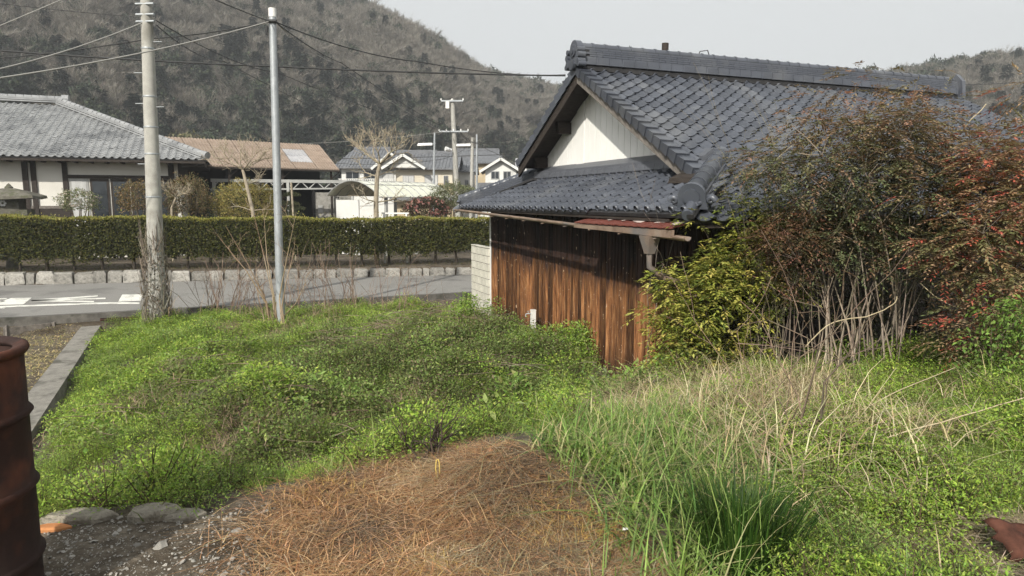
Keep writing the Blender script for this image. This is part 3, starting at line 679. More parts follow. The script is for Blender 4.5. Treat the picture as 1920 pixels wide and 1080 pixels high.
# block wall running on from the house corner
bw = hw(hv(-.2, .7, 0)); bwall = thing('block_wall', 'short pale concrete block wall between the board wall and the road', 'wall', (bw[0], bw[1], -1.45), T_)
MB().box((.012, .01, -.2), (.118, 1.34, 1.86)).build('mortar', M['dkconcrete'], bwall)
bl = MB().box((0, 0, 0), (.13, .38, .182)).mesh('block', M['block']); blh = MB().box((0, 0, 0), (.13, .18, .182)).mesh('block', M['block'])
for r in range(10):
    y = 0.; half = r % 2
    while y < 1.3:
        L_ = .19 if (half and y == 0) or y > 1.05 else .39
        o = link('block', blh if L_ == .19 else bl, bwall); o.location = (rng.uniform(-.002, .002), y, -.1 + r*.197); y += L_ + .009
MB().box((-.012, -.01, 1.874), (.142, 1.36, 1.9)).build('coping', M['block'], bwall)
# white standpipe
sp = hw(hv(3.2, .5, 0)); st = thing('standpipe', 'white square standpipe with a brass tap beside the board wall', 'tap', (sp[0], sp[1], hgt(sp[0], sp[1]) - .1), T_)
zt = -.66 - st.location.z
MB().box((-.045, -.045, 0), (.045, .045, zt)).build('post', M['pvc'], st); MB().box((-.05, -.05, zt), (.05, .05, zt+.02)).build('cap', M['pvc'], st)
MB().tube([(-.04, .0, zt-.06), (-.13, .03, zt-.06), (-.15, .035, zt-.075), (-.155, .035, zt-.13)], .012, 6).tube([(-.1, .02, zt-.06), (-.1, .02, zt-.01)], .007, 5).tube([(-.13, .02, zt-.01), (-.07, .02, zt-.01)], .008, 5).build('tap', M['steel'], st)
# white concrete footing by the bush
fp = gpt(1232, 735); fo = thing('footing_block', 'weathered white concrete footing at the foot of the yellow-green bush', 'concrete block', (fp[0], fp[1] + .3, fp[2] - .5), T_)
MB().hexa([(-.12, -.1, 0), (.12, -.1, 0), (.12, .1, 0), (-.12, .1, 0), (-.11, -.09, .56), (.11, -.09, .6), (.11, .09, .6), (-.11, .09, .56)]).build('pier', M['concrete'], fo)

# ------------------------------------------------------------------ hillside and far wood
HAZ = np.array([-60, -45, -36.9, -30, -20, -12, -9.3, -6, -4, -2, 0, 3, 8, 13, 17, 21, 26, 31, 34.5, 38, 48, 60.])   # azimuth, degrees right
HEL = np.array([17, 19, 20.0, 19.2, 17.4, 15.6, 14.6, 13.1, 11.8, 10.6, 10.1, 9.6, 9.0, 9.2, 10.0, 9.2, 9.3, 9.6, 9.9, 9.6, 9, 8.])             # skyline, degrees up (before the trees)
HRD = np.interp(HAZ, [-60, -20, -6, 5, 20, 60], [260, 255, 240, 300, 260, 240])
def hill_r(az): return np.interp(az, HAZ, HRD)
def hill_h(az, r):
    ridge = hill_r(az); h = np.tan(np.radians(np.interp(az, HAZ, HEL))) * ridge - 4
    base = np.interp(az, [-40, -10, 5, 20, 40], [105, 115, 150, 120, 110])
    t = np.clip((r - base) / (ridge - base), 0, 1)
    z = -2.5 + (h + 2.5) * (t * .72 + .28 * t * t * (3 - 2*t))
    z = np.where(r > ridge, h - (r - ridge) * .12, z)
    return z + 2.2 * np.sin(az*.55 + r*.03) * t * (1 - t) * 3 + 1.2 * np.sin(az * 1.3 - r * .05) * t * (1 - t) * 3
hm = MB(); azs = np.linspace(-58, 58, 110); rs = np.concatenate([np.linspace(95, 330, 44), [420]])
for r in rs:
    for az in azs:
        hm.v.append((r*math.sin(R(az)), r*math.cos(R(az)), float(hill_h(az, r))))
n = len(azs); hm.f = [(j*n+i, j*n+i+1, (j+1)*n+i+1, (j+1)*n+i) for j in range(len(rs)-1) for i in range(n-1)]; hm.sm = [True]*len(hm.f)
tag(hm.build('hills', M['hill']), kind='structure')

def instancer(name, sources, P, ROT, SCL, IDX, label=None, cat=None, parent=None):
    """one 'stuff' object: source meshes repeated on points"""
    src = bpy.data.collections.new(name + '_source')
    for k, me in enumerate(sources): src.objects.link(bpy.data.objects.new('%s_clump_%02d' % (name, k), me))
    P = np.asarray(P, np.float32); n = len(P); me = bpy.data.meshes.new(name); me.vertices.add(n); me.vertices.foreach_set('co', P.ravel())
    for nm, ty, ar, key in (('rot', 'FLOAT_VECTOR', np.asarray(ROT, np.float32), 'vector'), ('scl', 'FLOAT_VECTOR', np.asarray(SCL, np.float32), 'vector'), ('idx', 'INT', np.asarray(IDX, np.int32), 'value')):
        at = me.attributes.new(nm, ty, 'POINT'); at.data.foreach_set(key, ar.ravel())
    me.update(); o = link(name, me, parent)
    g = bpy.data.node_groups.new(name + '_scatter', 'GeometryNodeTree')
    g.interface.new_socket('Geometry', in_out='INPUT', socket_type='NodeSocketGeometry'); g.interface.new_socket('Geometry', in_out='OUTPUT', socket_type='NodeSocketGeometry')
    gi = g.nodes.new('NodeGroupInput'); go = g.nodes.new('NodeGroupOutput'); ip = g.nodes.new('GeometryNodeInstanceOnPoints'); ci = g.nodes.new('GeometryNodeCollectionInfo')
    ci.inputs['Collection'].default_value = src; ci.inputs['Separate Children'].default_value = True; ci.inputs['Reset Children'].default_value = True
    def na(nm, ty):
        q = g.nodes.new('GeometryNodeInputNamedAttribute'); q.data_type = ty; q.inputs['Name'].default_value = nm; return q.outputs['Attribute']
    er = g.nodes.new('FunctionNodeEulerToRotation')
    g.links.new(gi.outputs[0], ip.inputs['Points']); g.links.new(ci.outputs[0], ip.inputs['Instance']); ip.inputs['Pick Instance'].default_value = True
    g.links.new(na('idx', 'INT'), ip.inputs['Instance Index']); g.links.new(na('rot', 'FLOAT_VECTOR'), er.inputs[0]); g.links.new(er.outputs[0], ip.inputs['Rotation'])
    g.links.new(na('scl', 'FLOAT_VECTOR'), ip.inputs['Scale']); g.links.new(ip.outputs[0], go.inputs[0])
    md = o.modifiers.new('scatter', 'NODES'); md.node_group = g
    return tag(o, label, cat, kind='stuff')
def zrot(n, tilt=.08): return np.c_[rng.normal(0, tilt, n), rng.normal(0, tilt, n), rng.uniform(0, 2*math.pi, n)]

def bare_tree_src(k):
    s = Soup(); n = 30
    c = lambda m: pal([(.175, .158, .13), (.23, .21, .175), (.125, .108, .088), (.29, .268, .23)], m, .15)
    s.sticks([[0, 0, -1.5]], [[rng.normal(0, .3), rng.normal(0, .3), 2.6]], .16, .1, c(1))
    d = rdir(n, .25, 1.); L_ = rng.uniform(2.0, 3.6, n); b0 = np.c_[rng.normal(0, .2, n), rng.normal(0, .2, n), rng.uniform(1.2, 2.8, n)]
    e = b0 + d * L_[:, None] * [1, 1, .95]; s.sticks(b0, e, .055, .025, c(n))
    m = 30; bb = np.repeat(b0, m, 0) + np.repeat(e - b0, m, 0) * rng.uniform(.35, 1, (n*m, 1))
    dd = np.repeat(d, m, 0) * .8 + rdir(n*m, -.2, 1) * .75; ee = bb + dd * rng.uniform(.5, 1.25, (n*m, 1))
    w = rdir(n*m); s.leaves(bb, ee - bb, w, np.linalg.norm(ee - bb, axis=1), rng.uniform(.025, .06, n*m), c(n*m), 0)
    return s.mesh('bare_tree', M['far_leaf'])
def conifer_src(k):
    s = Soup(); n = 420; h = 7.5
    t = rng.uniform(0.03, 1, n)**.8; a = rng.uniform(0, 2*math.pi, n); r = (1 - t) * 2.3 * rng.uniform(.45, 1.08, n) + .15
    P = np.c_[np.cos(a)*r*.55, np.sin(a)*r*.55, t*h]; P[:, :2] += rng.normal(0, .12, (n, 2)); D = np.c_[np.cos(a), np.sin(a), rng.uniform(-.5, .1, n)]
    s.leaves(P, D, np.tile([0, 0, 1.], (n, 1)), rng.uniform(.7, 1.2, n), rng.uniform(.25, .5, n), pal([(.024, .036, .025), (.035, .05, .034), (.018, .026, .02)], n, .25), .3)
    s.sticks([[0, 0, -1]], [[0, 0, h]], .14, .03, pal([(.06, .05, .04)], 1)); return s.mesh('conifer', M['far_leaf'])
def broad_src(cols):
    s = Soup(); n = 520; d = rdir(n, -.4, 1); lob = 1 + .25*np.sin(d[:, 0]*5 + 1)*np.cos(d[:, 1]*6)
    P = d * (rng.uniform(.5, 1, n)**.4 * lob)[:, None] * [2.3, 2.3, 2.1] + [0, 0, 2.6]
    s.leaves(P, rdir(n), d + rdir(n)*.6, rng.uniform(.45, .8, n), rng.uniform(.25, .45, n), pal(cols, n, .28), .2)
    s.sticks([[0, 0, -1]], [[0, 0, 2.5]], .13, .1, pal([(.08, .065, .05)], 1)); return s.mesh('broadleaf_tree', M['far_leaf'])
srcs = [bare_tree_src(k) for k in range(6)] + [conifer_src(k) for k in range(3)] + [broad_src([(.035, .046, .028), (.05, .062, .036), (.025, .034, .022)]), broad_src([(.13, .12, .055), (.17, .15, .075), (.09, .09, .045)])]
P = []; I = []; S = []
for k in range(13000):
    az = rng.uniform(-44, 46); r0 = np.interp(az, [-40, -10, 5, 20, 40], [108, 118, 152, 122, 112]); rr = hill_r(az); r = math.sqrt(rng.uniform(r0**2, (rr + 14)**2))
    t = (r - r0) / (rr - r0)
    if 1 < az < 21 and t < .55: continue                 # behind the house roof
    x, y = r*math.sin(R(az)), r*math.cos(R(az)); z = float(hill_h(az, r))
    blob = math.sin(x*.045 + 1.2) * math.cos(y*.06 + x*.02) + .5*math.sin(x*.13 + y*.11)
    pc = np.interp(t, [0, .1, .3, .5, 1], [.88, .8, .5, .08, .01]) + .22*blob*(t < .45)
    if az > 12: pc = .25 if t > .8 else .12
    if az > 3 and t > .93: pc = .55
    if az < -22: pc *= .8
    if -26 < az < -19.5 and t < .14: idx = 10 if rng.random() < .7 else 9
    elif rng.random() < pc: idx = int(rng.choice([6, 7, 8, 9, 9, 9] if t < .85 else [9, 9, 9]))
    else: idx = int(rng.integers(0, 6)) if rng.random() > .08 else 9
    sc = rng.uniform(.65, 1.1) * (1.0 if idx < 6 else (.95 if idx < 9 else 1.05))
    P.append((x, y, z)); I.append(idx); S.append((sc, sc, sc * rng.uniform(.85, 1.2)))
for az, dr in ((-.9, 6), (-1.6, 3), (1.2, 8), (2.1, 2), (4.4, 2), (31.0, 3), (27, 2), (15.5, 3), (16.2, 0), (17.5, 2)):   # taller crowns on the skyline
    r = hill_r(az) + dr; P.append((r*math.sin(R(az)), r*math.cos(R(az)), float(hill_h(az, r)) - .5)); I.append(9); S.append((1.2, 1.2, 1.7))
instancer('wooded_hillside', srcs, P, zrot(len(P), .05), S, I, 'grey-brown leafless wood with dark evergreens covering the hillside', 'wood')

# ------------------------------------------------------------------ house across the road
lhc = np.array([-13.75, 31.3, 0]); left = thing('farmhouse', 'white plaster farmhouse with silvery hipped tile roof behind the clipped hedge', 'house', (lhc[0], lhc[1], -.9), T_)
D_, LE = 7.0, -16.0; ze = 4.36; pit = .425
zl_ = lambda y: ze + pit*min(y, 2*D_ - y)
dk = MB(); deck(dk, [(LE, 0, ze), (0, 0, ze), (-D_, D_, ze+pit*D_), (LE, D_, ze+pit*D_)]); deck(dk, [(0, 0, ze), (0, 2*D_, ze), (-D_, D_, ze+pit*D_)]); deck(dk, [(0, 2*D_, ze), (LE, 2*D_, ze), (LE, D_, ze+pit*D_), (-D_, D_, ze+pit*D_)])
lroof = dk.build('hipped_roof', M['deck'], left)
tm = MB(); up = nrm([0, 1, pit]); nn = nrm([0, -pit, 1]); tw, te = .3, .25; hh = te*up[1]; K = 6
prof = [(k/K*tw, (-.03*math.sin(math.pi*(k/K)/.6) if k/K < .6 else .055*math.sin(math.pi*(k/K-.6)/.4))) for k in range(K+1)]
for r in range(int(D_/hh)):
    y = r*hh
    for c in range(54):
        x = LE + c*tw
        if x + tw*.5 > -y: continue
        j = rng.normal(0, .004)
        o = np.array([x, y, ze + pit*y + .012])
        lo = [o + np.array([p, 0, 0]) + nn*(h + .035 + j) for p, h in prof]; hi = [o + np.array([p, 0, 0]) + up*te*1.08 + nn*(h + .004 + j) for p, h in prof]; un = [q - nn*.03 for q in lo]
        tm.add(lo + hi, [(k, k+1, K+2+k, K+1+k) for k in range(K)], True); tm.add(lo + un, [(K+1+k, K+2+k, k+1, k) for k in range(K)])
tag(tm.build('roof_tiles', M['oldtile'], lroof), kind='stuff')
def lridge(p0, p1, n, r=.12):
    p0, p1 = np.array(p0, float), np.array(p1, float); d = nrm(p1-p0); sd = nrm(np.cross(d, [0, 0, 1])); up_ = np.cross(sd, d); m = MB()
    for k, (w, z0) in enumerate(((.2, -.02), (.17, .07), (.15, .14))):
        m.hexa([p0+sd*w+up_*z0, p0-sd*w+up_*z0, p1-sd*w+up_*z0, p1+sd*w+up_*z0, p0+sd*w+up_*(z0+.06), p0-sd*w+up_*(z0+.06), p1-sd*w+up_*(z0+.06), p1+sd*w+up_*(z0+.06)])
    o = m.build('roof_ridge', M['oldtile'], lroof)
    L_ = np.linalg.norm(p1-p0); k = int(L_/.32)
    for i in range(k):
        a_, b_ = p0 + d*L_*i/k, p0 + d*L_*(i+.93)/k; MB().tube([a_+up_*.2, b_+up_*.2], [r, r*.9], 8).build('ridge_cap_tile', M['oldtile'], o)
    return o
zr_ = ze + pit*D_
lridge((LE, D_, zr_+.1), (-D_+.2, D_, zr_+.1), 0, .13); lridge((-.15, .15, ze+.08), (-D_, D_, zr_+.06), 0)
MB().tube([(-.35, .35, ze+.34), (.02, -.02, ze+.2)], [.14, .17], 10).build('hip_end_tile', M['oldtile'], left)
MB().tube([(-D_+.15, D_, zr_+.3), (-D_+.45, D_, zr_+.3)], [.2, .2], 10).build('ridge_end_tile', M['oldtile'], left)
MB().box((LE, .03, ze-.16), (-.1, .12, ze-.03)).build('fascia', M['darkwood'], left)
MB().hexa([(LE, .1, ze-.12), (-.1, .1, ze-.12), (-.1, 1.1, ze-.1), (LE, 1.1, ze-.1), (LE, .1, ze-.05), (-.1, .1, ze-.05), (-.1, 1.1, ze+.3), (LE, 1.1, ze+.3)]).build('eave_soffit', M['darkwood'], left)
MB().box((-1.1, .2, ze-.3), (-.12, 2*D_-.2, ze-.04)).build('eave_soffit', M['darkwood'], left)
for k in range(26): MB().box((-.5-k*.6, .06, ze-.2), (-.42-k*.6, 1.0, ze-.1)).build('rafter_end', M['darkwood'], left)
wy = 1.0; lw = MB(); lw.box((LE, wy, -.1), (-1.25, wy+.2, ze+.2)); lw.box((-1.45, wy+.2, -.1), (-1.25, 2*D_-1, ze+.2)); lw.build('plaster_wall', M['plaster'], left)
def lx(u, v=350):
    P_ = onpl(u, v, lhc + np.array([-math.sin(T_), math.cos(T_), 0])*wy, [-math.sin(T_), math.cos(T_), 0]); d = P_ - lhc; return d @ B, P_[2] + .9
for u0, u1 in ((44, 55), (60, 70), (119, 129), (317, 328)): MB().box((lx(u0)[0], wy-.07, 0), (lx(u1)[0], wy-.005, ze+.1)).build('post', M['darkwood'], left)
zb_ = lx(200, 334)[1]; x0, x1 = lx(129)[0], lx(317)[0]
MB().box((x0, wy-.06, zb_-.02), (x1, wy-.004, zb_+.13)).build('lintel', M['darkwood'], left)
MB().box((LE, wy-.05, lx(60, 386)[1]-.12), (x0-.2, wy-.003, lx(60, 386)[1])).build('sill_rail', M['greywood'], left)
MB().box((LE, wy-.03, -.1), (x0-.2, wy-.002, lx(60, 386)[1]-.12)).build('skirting_boards', M['darkwood'], left)
nS = 5
for k in range(nS):
    a_, b_ = x0 + (x1-x0)*k/nS, x0 + (x1-x0)*(k+1)/nS
    f = MB().box((a_+.03, wy-.03-.012*(k % 2), .2), (b_-.03, wy-.004, zb_-.03)).build('sliding_door', M['greysteel'] if k == 0 else M['darkwood'], left)
    MB().box((a_+.12, wy-.042-.012*(k % 2), .35), (b_-.12, wy-.031-.012*(k % 2), zb_-.15)).build('pane', M['glass'] if k else M['curtain'], f)
MB().box((-1.3, wy-.1, 3.0), (-.9, wy+.3, ze)).build('corner_bracket', M['darkwood'], left)

# ------------------------------------------------------------------ brown-roofed shed with a lattice beam
e1 = np.array([.78, .626, 0]); e2 = np.array([-.626, .78, 0]); br = atY(637, 319, 38)
shed = thing('open_shed', 'open shed with brown corrugated panel roof and steel lattice beam', 'shed', (br[0], br[1], -.9), math.atan2(.626, .78))
zb0 = br[2] + .9; sw, sr, sl_ = 2.6, 1.5, 8.6
rf = MB(); rf.hexa([(-sl_, 0, zb0-.1), (0, 0, zb0-.1), (0, sw, zb0+sr-.1), (-sl_, sw, zb0+sr-.1), (-sl_, 0, zb0-.03), (0, 0, zb0-.03), (0, sw, zb0+sr-.03), (-sl_, sw, zb0+sr-.03)]); srf = rf.build('roof_frame', M['darkwood'], shed)
ncol, nr = 7, 4
for i in range(ncol):
    for j in range(nr):
        p = MB(); xa, xb = -sl_ + sl_*i/ncol + .02, -sl_ + sl_*(i+1)/ncol - .01; ya, yb = sw*j/nr + .02, sw*(j+1)/nr; lift = .02 - .0*j; nrib = 8
        for q in range(nrib):
            a_, b_ = xa + (xb-xa)*q/nrib, xa + (xb-xa)*(q+.55)/nrib; za, zb = zb0 + sr*ya/sw + lift, zb0 + sr*yb/sw + lift - .012
            p.hexa([(a_, ya, za-.03), (b_, ya, za-.03), (b_, yb, zb-.03), (a_, yb, zb-.03), (a_, ya, za+.03), (b_, ya, za+.03), (b_, yb, zb+.03), (a_, yb, zb+.03)])
        p.hexa([(xa, ya, za-.04), (xb, ya, za-.04), (xb, yb, zb-.04), (xa, yb, zb-.04), (xa, ya, za), (xb, ya, za), (xb, yb, zb), (xa, yb, zb)])
        p.build('roof_panel', M['paleroof'] if (i, j) in ((5, 1), (5, 2)) else M['brownroof'], srf)
for x in (-.4, -3.1, -5.8, -8.3): MB().bar((x, .25, 0), (x, .25, zb0-.05), .09).build('post', M['darkwood'], shed)
for x in (-.4, -3.1, -5.8): MB().bar((x, .25, zb0-.5), (x+.5, .25, zb0-.08), .05).build('brace', M['darkwood'], shed)
MB().box((-8.6, 2.7, 0), (0, 2.8, zb0+1.2)).build('rear_wall', M['black'], shed)
# lattice beam in front of the shed opening
p0, p1 = atY(395, 338, 34.5), atY(665, 341, 36.8); q0, q1 = atY(395, 356, 34.5), atY(665, 353, 36.8)
tr = thing('lattice_beam', 'grey steel lattice beam spanning the dark opening below the brown roof', 'beam', (p0[0], p0[1], -.9)); o_ = np.array([p0[0], p0[1], -.9])
MB().bar(p0-o_, p1-o_, .12, .16).build('top_chord', M['greysteel'], tr); MB().bar(q0-o_, q1-o_, .1, .08).build('bottom_chord', M['greysteel'], tr)
nd = 18
for k in range(nd):
    a_, b_ = k/nd, (k+1)/nd
    P_ = (p0 if k % 2 else q0) - o_; 
    s_ = (p0 + (p1-p0)*a_ if k % 2 else q0 + (q1-q0)*a_) - o_; e_ = (q0 + (q1-q0)*b_ if k % 2 else p0 + (p1-p0)*b_) - o_
    MB().bar(s_, e_, .05).build('lattice_bar', M['greysteel'], tr)
for k in (.02, .52, .98):
    a_ = p0 + (p1-p0)*k - o_; MB().bar((a_[0], a_[1], 0), (a_[0], a_[1], a_[2]), .13).build('post', M['greysteel'], tr)
# dark store room and grey wall under the beam
sa, sb = atY(525, 355, 37.3), atY(640, 355, 38.3); sd_ = nrm([sb[0]-sa[0], sb[1]-sa[1], 0])
store = thing('store_room', 'dark store room behind the steel pole with a grey concrete side wall', 'store', (sa[0], sa[1], -.9), math.atan2(sd_[1], sd_[0])); wS = np.linalg.norm(sb-sa)
MB().box((0, 2.4, 0), (wS, 2.5, 3.3)).build('back_wall', M['black'], store); MB().box((-.1, 0, 0), (0, 2.5, 3.3)).build('side_wall', M['black'], store); MB().box((-.1, -.1, 3.3), (wS+.1, 2.5, 3.4)).build('ceiling', M['black'], store)
MB().box((wS*.52, 0, 0), (wS*.56, 2.4, 3.3)).build('partition', M['black'], store)
MB().box((wS*.56, .05, 0), (wS+.6, .15, 3.0)).build('front_wall', M['concrete'], store); MB().box((wS*.6, -.02, 1.9), (wS*.68, .04, 2.3)).build('meter_box', M['greysteel'], store)

# ------------------------------------------------------------------ arched carport
cpA = atY(613, 367, 33)
cp = thing('carport', 'carport with cream arched polycarbonate roof panels on steel posts', 'carport', (cpA[0], cpA[1], -.9), math.atan2(.8, .6))
zc = cpA[2] + .9; LC, WC, HC = 4.9, 3.7, .72; nA = 8; nP = 9          # X along the barrel, -Y across it
arc = [(-WC*k/nA, zc - .1*k/nA + HC*math.sin(math.pi*k/nA)**.8) for k in range(nA+1)]
for i in range(nP):
    for j in range(4):
        m = MB(); xa, xb = LC*i/nP + .03, LC*(i+1)/nP - .03
        for k in (2*j, 2*j+1):
            (ya, za), (yb, zb) = arc[k], arc[k+1]
            m.hexa([(xa, ya-.01, za-.01), (xb, ya-.01, za-.01), (xb, yb+.01, zb-.01), (xa, yb+.01, zb-.01), (xa, ya-.01, za+.008), (xb, ya-.01, za+.008), (xb, yb+.01, zb+.008), (xa, yb+.01, zb+.008)])
        m.build('roof_panel', M['poly'], cp)
for i in range(nP+1): MB().tube([(LC*i/nP, y, z+.012) for y, z in arc], .03, 4, False).build('roof_rib', M['greysteel'], cp)
for k in (0, 2, 4, 6, 8): MB().bar((0, arc[k][0], arc[k][1]+.014), (LC, arc[k][0], arc[k][1]+.014), .05, .05).build('purlin', M['greysteel'], cp)
for x, y in ((.5, -.15), (4.3, -.15), (.5, -WC+.15), (2.4, -WC+.15), (4.5, -WC+.15)): MB().bar((x, y, 0), (x, y, zc-.05), .12).build('post', M['greysteel'], cp)
MB().box((.3, -1.9, 0), (.36, -.3, zc-.2)).build('side_panel', M['offwhite'], cp)

# ------------------------------------------------------------------ houses farther off
def window(par, x0, x1, z0, z1, y, mat='glass', frame_='alu', mull=1):
    f = MB().box((x0, y-.05, z0), (x1, y-.001, z1)).build('window', M[frame_], par); n = mull + 1
    for k in range(n): a_ = x0 + .06 + (x1-x0-.06)*k/n; MB().box((a_, y-.065, z0+.06), (x0 + (x1-x0-.06)*(k+1)/n, y-.051, z1-.06)).build('pane', M[mat], f)
def gable_roof(par, x0, x1, y0, y1, z, rise, axis='x', over=.6, mat='farroof', hipped=0.):
    m = MB(); th = .12; x0 -= over; x1 += over; y0 -= over; y1 += over
    if axis == 'x':
        ym = (y0+y1)/2; h0 = hipped
        L1, L2 = [(x0, y0, z), (x1, y0, z), (x1-h0, ym, z+rise), (x0+h0, ym, z+rise)], [(x1, y1, z), (x0, y1, z), (x0+h0, ym, z+rise), (x1-h0, ym, z+rise)]
        for q in (L1, L2): m.poly(q, -th, (0, 0, 1))
        if h0:
            m.poly([(x0, y1, z), (x0, y0, z), (x0+h0, ym, z+rise)], -th, (0, 0, 1)); m.poly([(x1, y0, z), (x1, y1, z), (x1-h0, ym, z+rise)], -th, (0, 0, 1))
        o = m.build('roof', M[mat], par); rb = MB(); n = int((x1-x0)/.3)
        for k in range(n+1):
            x = x0 + (x1-x0)*k/n; t = 1. if not h0 else min(1., (x-x0)/h0, (x1-x)/h0)
            if t > .02: rb.bar((x, y0, z+.01), (x, y0 + (ym-y0)*t, z+rise*t+.01), .1, .09)
        tag(rb.build('tile_rows', M[mat], o), kind='stuff'); MB().bar((x0+h0, ym, z+rise+.08), (x1-h0, ym, z+rise+.08), .28, .26).build('roof_ridge', M[mat], o)
    else:
        xm = (x0+x1)/2
        for q in ([(x0, y0, z), (xm, y0, z+rise), (xm, y1, z+rise), (x0, y1, z)], [(xm, y0, z+rise), (x1, y0, z), (x1, y1, z), (xm, y1, z+rise)]): m.poly(q, -th, (0, 0, 1))
        o = m.build('roof', M[mat], par)
        for s, e in (((x0, y0-.02, z), (xm, y0-.02, z+rise)), ((xm, y0-.02, z+rise), (x1, y0-.02, z))): MB().bar(np.array(s)-[0, 0, .12], np.array(e)-[0, 0, .12], .06, .22).build('barge_board', M['offwhite'], o)
        MB().bar((xm, y0, z+rise+.06), (xm, y1, z+rise+.06), .28, .24).build('roof_ridge', M[mat], o)
        MB().add([(x0+over, y0+over, z+.0), (x1-over, y0+over, z+.0), (xm, y0+over, z+rise*(1-over/(xm-x0)))], [(0, 1, 2)]).poly([(x0+over, y0+over+.05, z-.05), (x1-over, y0+over+.05, z-.05), (xm, y0+over+.05, z+rise-.2)], .1, (0, 1, 0)).build('gable', M['offwhite'], par)
    return o
def far_house(name, label, u0, u1, v_eave, Y, depth, rz=.0, gz=-1.0, wall='offwhite'):
    p = atY(u0, v_eave, Y); q = atY(u1, v_eave, Y); h = thing(name, label, 'house', (p[0], p[1], gz), rz); w = (q[0]-p[0])/math.cos(rz); return h, w, p[2]-gz
# beige two-storey house
h, w, z = far_house('beige_house', 'beige two-storey house with grey gabled tile roof behind the carport', 743, 848, 316, 60, 6)
MB().box((0, 0, 0), (w, 6, z-1.2)).build('lower_wall', M['beige'], h); MB().box((0, .0, z-1.2), (w, 6, z)).build('upper_wall', M['cream'], h)
MB().box((-.05, -.03, z-1.24), (w+.05, -.001, z-1.16)).build('band', M['cream'], h)
gable_roof(h, 0, w, 0, 6, z, 1.5, 'x', .6); gable_roof(h, -.6, 2.2, -.9, 2.5, z+.05, 1.15, 'y', .45)
window(h, .55, 1.55, z-1.75, z-.6, 0, 'curtain'); window(h, 2.45, 3.6, z-1.75, z-.55, 0, 'curtain'); window(h, 4.1, 4.5, z-1.4, z-.6, 0)
MB().hexa([(-.5, -1.0, z-2.75), (w+.6, -1.0, z-2.75), (w+.6, 0, z-2.4), (-.5, 0, z-2.4), (-.5, -1.0, z-2.65), (w+.6, -1.0, z-2.65), (w+.6, 0, z-2.3), (-.5, 0, z-2.3)]).build('pent_roof', M['farroof'], h)
# white house with balcony
h, w, z = far_house('balcony_house', 'white two-storey house with long balcony rail beyond the brown-roofed shed', 640, 742, 314, 66, 7)
MB().box((0, 0, 0), (w, 7, z)).build('wall', M['offwhite'], h); gable_roof(h, 0, w, 0, 7, z, 2.0, 'x', .7, hipped=1.2); gable_roof(h, 3.6, 6.2, -.8, 3, z-.1, 1.5, 'y', .5)
window(h, .4, 1.7, z-1.6, z-.4, 0); window(h, 2.1, 3.5, z-1.6, z-.3, 0); window(h, 3.9, 5.0, z-1.6, z-.3, 0, 'curtain')
MB().box((-.1, -.9, z-1.95), (w+.1, 0, z-1.8)).build('balcony_floor', M['offwhite'], h); MB().box((-.1, -.9, z-1.15), (w+.1, -.82, z-1.08)).build('balcony_rail', M['offwhite'], h)
for k in range(26): MB().box((w*k/26, -.88, z-1.8), (w*k/26+.1, -.84, z-1.15)).build('baluster', M['offwhite'], h)
# small white house on the right, half hidden by the near roof
h, w, z = far_house('gabled_house', 'small white gabled house showing above the near hip ridge', 910, 968, 320, 62, 6)
MB().box((0, 0, 0), (w, 6, z)).build('wall', M['offwhite'], h); gable_roof(h, 0, w, 0, 6, z, 1.15, 'y', .5)
window(h, .5, 1.25, z-.75, z-.05, 0); window(h, 1.6, 2.3, z-.75, z-.05, 0)
gable_roof(h, -.6, w+.3, -1.6, .0, z-1.9, .6, 'x', .2); MB().box((-.4, -1.4, 0), (w+.1, -.1, z-1.9)).build('porch_wall', M['offwhite'], h)
h, w, z = far_house('plain_house', 'narrow white house end between two poles right of the beige house', 852, 884, 321, 64, 6)
MB().box((0, 0, 0), (w, 6, z)).build('wall', M['offwhite'], h); gable_roof(h, -1.2, w, 0, 6, z, 1.5, 'x', .4); window(h, .95, 1.3, z-1.6, z-.8, 0)
h, w, z = far_house('dark_roofed_house', 'house with long dark tiled roof behind the narrow white house', 845, 925, 305, 78, 6, gz=-1.5, wall='beige')
MB().box((0, 0, 0), (w, 6, z)).build('wall', M['beige'], h); gable_roof(h, 0, w, 0, 6, z, 1.6, 'x', .6)
h, w, z = far_house('grey_roofed_house', 'house with pale grey roof behind the balcony house', 725, 805, 303, 84, 6, gz=-1.5)
MB().box((0, 0, 0), (w, 6, z)).build('wall', M['offwhite'], h); gable_roof(h, 0, w, 0, 6, z, 1.4, 'x', .6)
h, w, z = far_house('low_house', 'pale-roofed low house just left of the white gable overhang', 975, 1030, 312, 80, 6, gz=-1.5)
MB().box((0, 0, 0), (w, 6, z)).build('wall', M['offwhite'], h); gable_roof(h, 0, w, 0, 6, z, .9, 'x', .5, mat='paleroof')
p = atY(1895, 330, 26); h = thing('neighbour_house', 'white walled house glimpsed behind the red nandina at the edge', 'house', (p[0], p[1], -1.2), T_)
MB().box((0, 0, 0), (9, 6, 3.4)).build('wall', M['offwhite'], h); gable_roof(h, 0, 9, 0, 6, 3.4, 1.6, 'x', .6); window(h, 1, 2.6, 1.2, 2.4, 0)

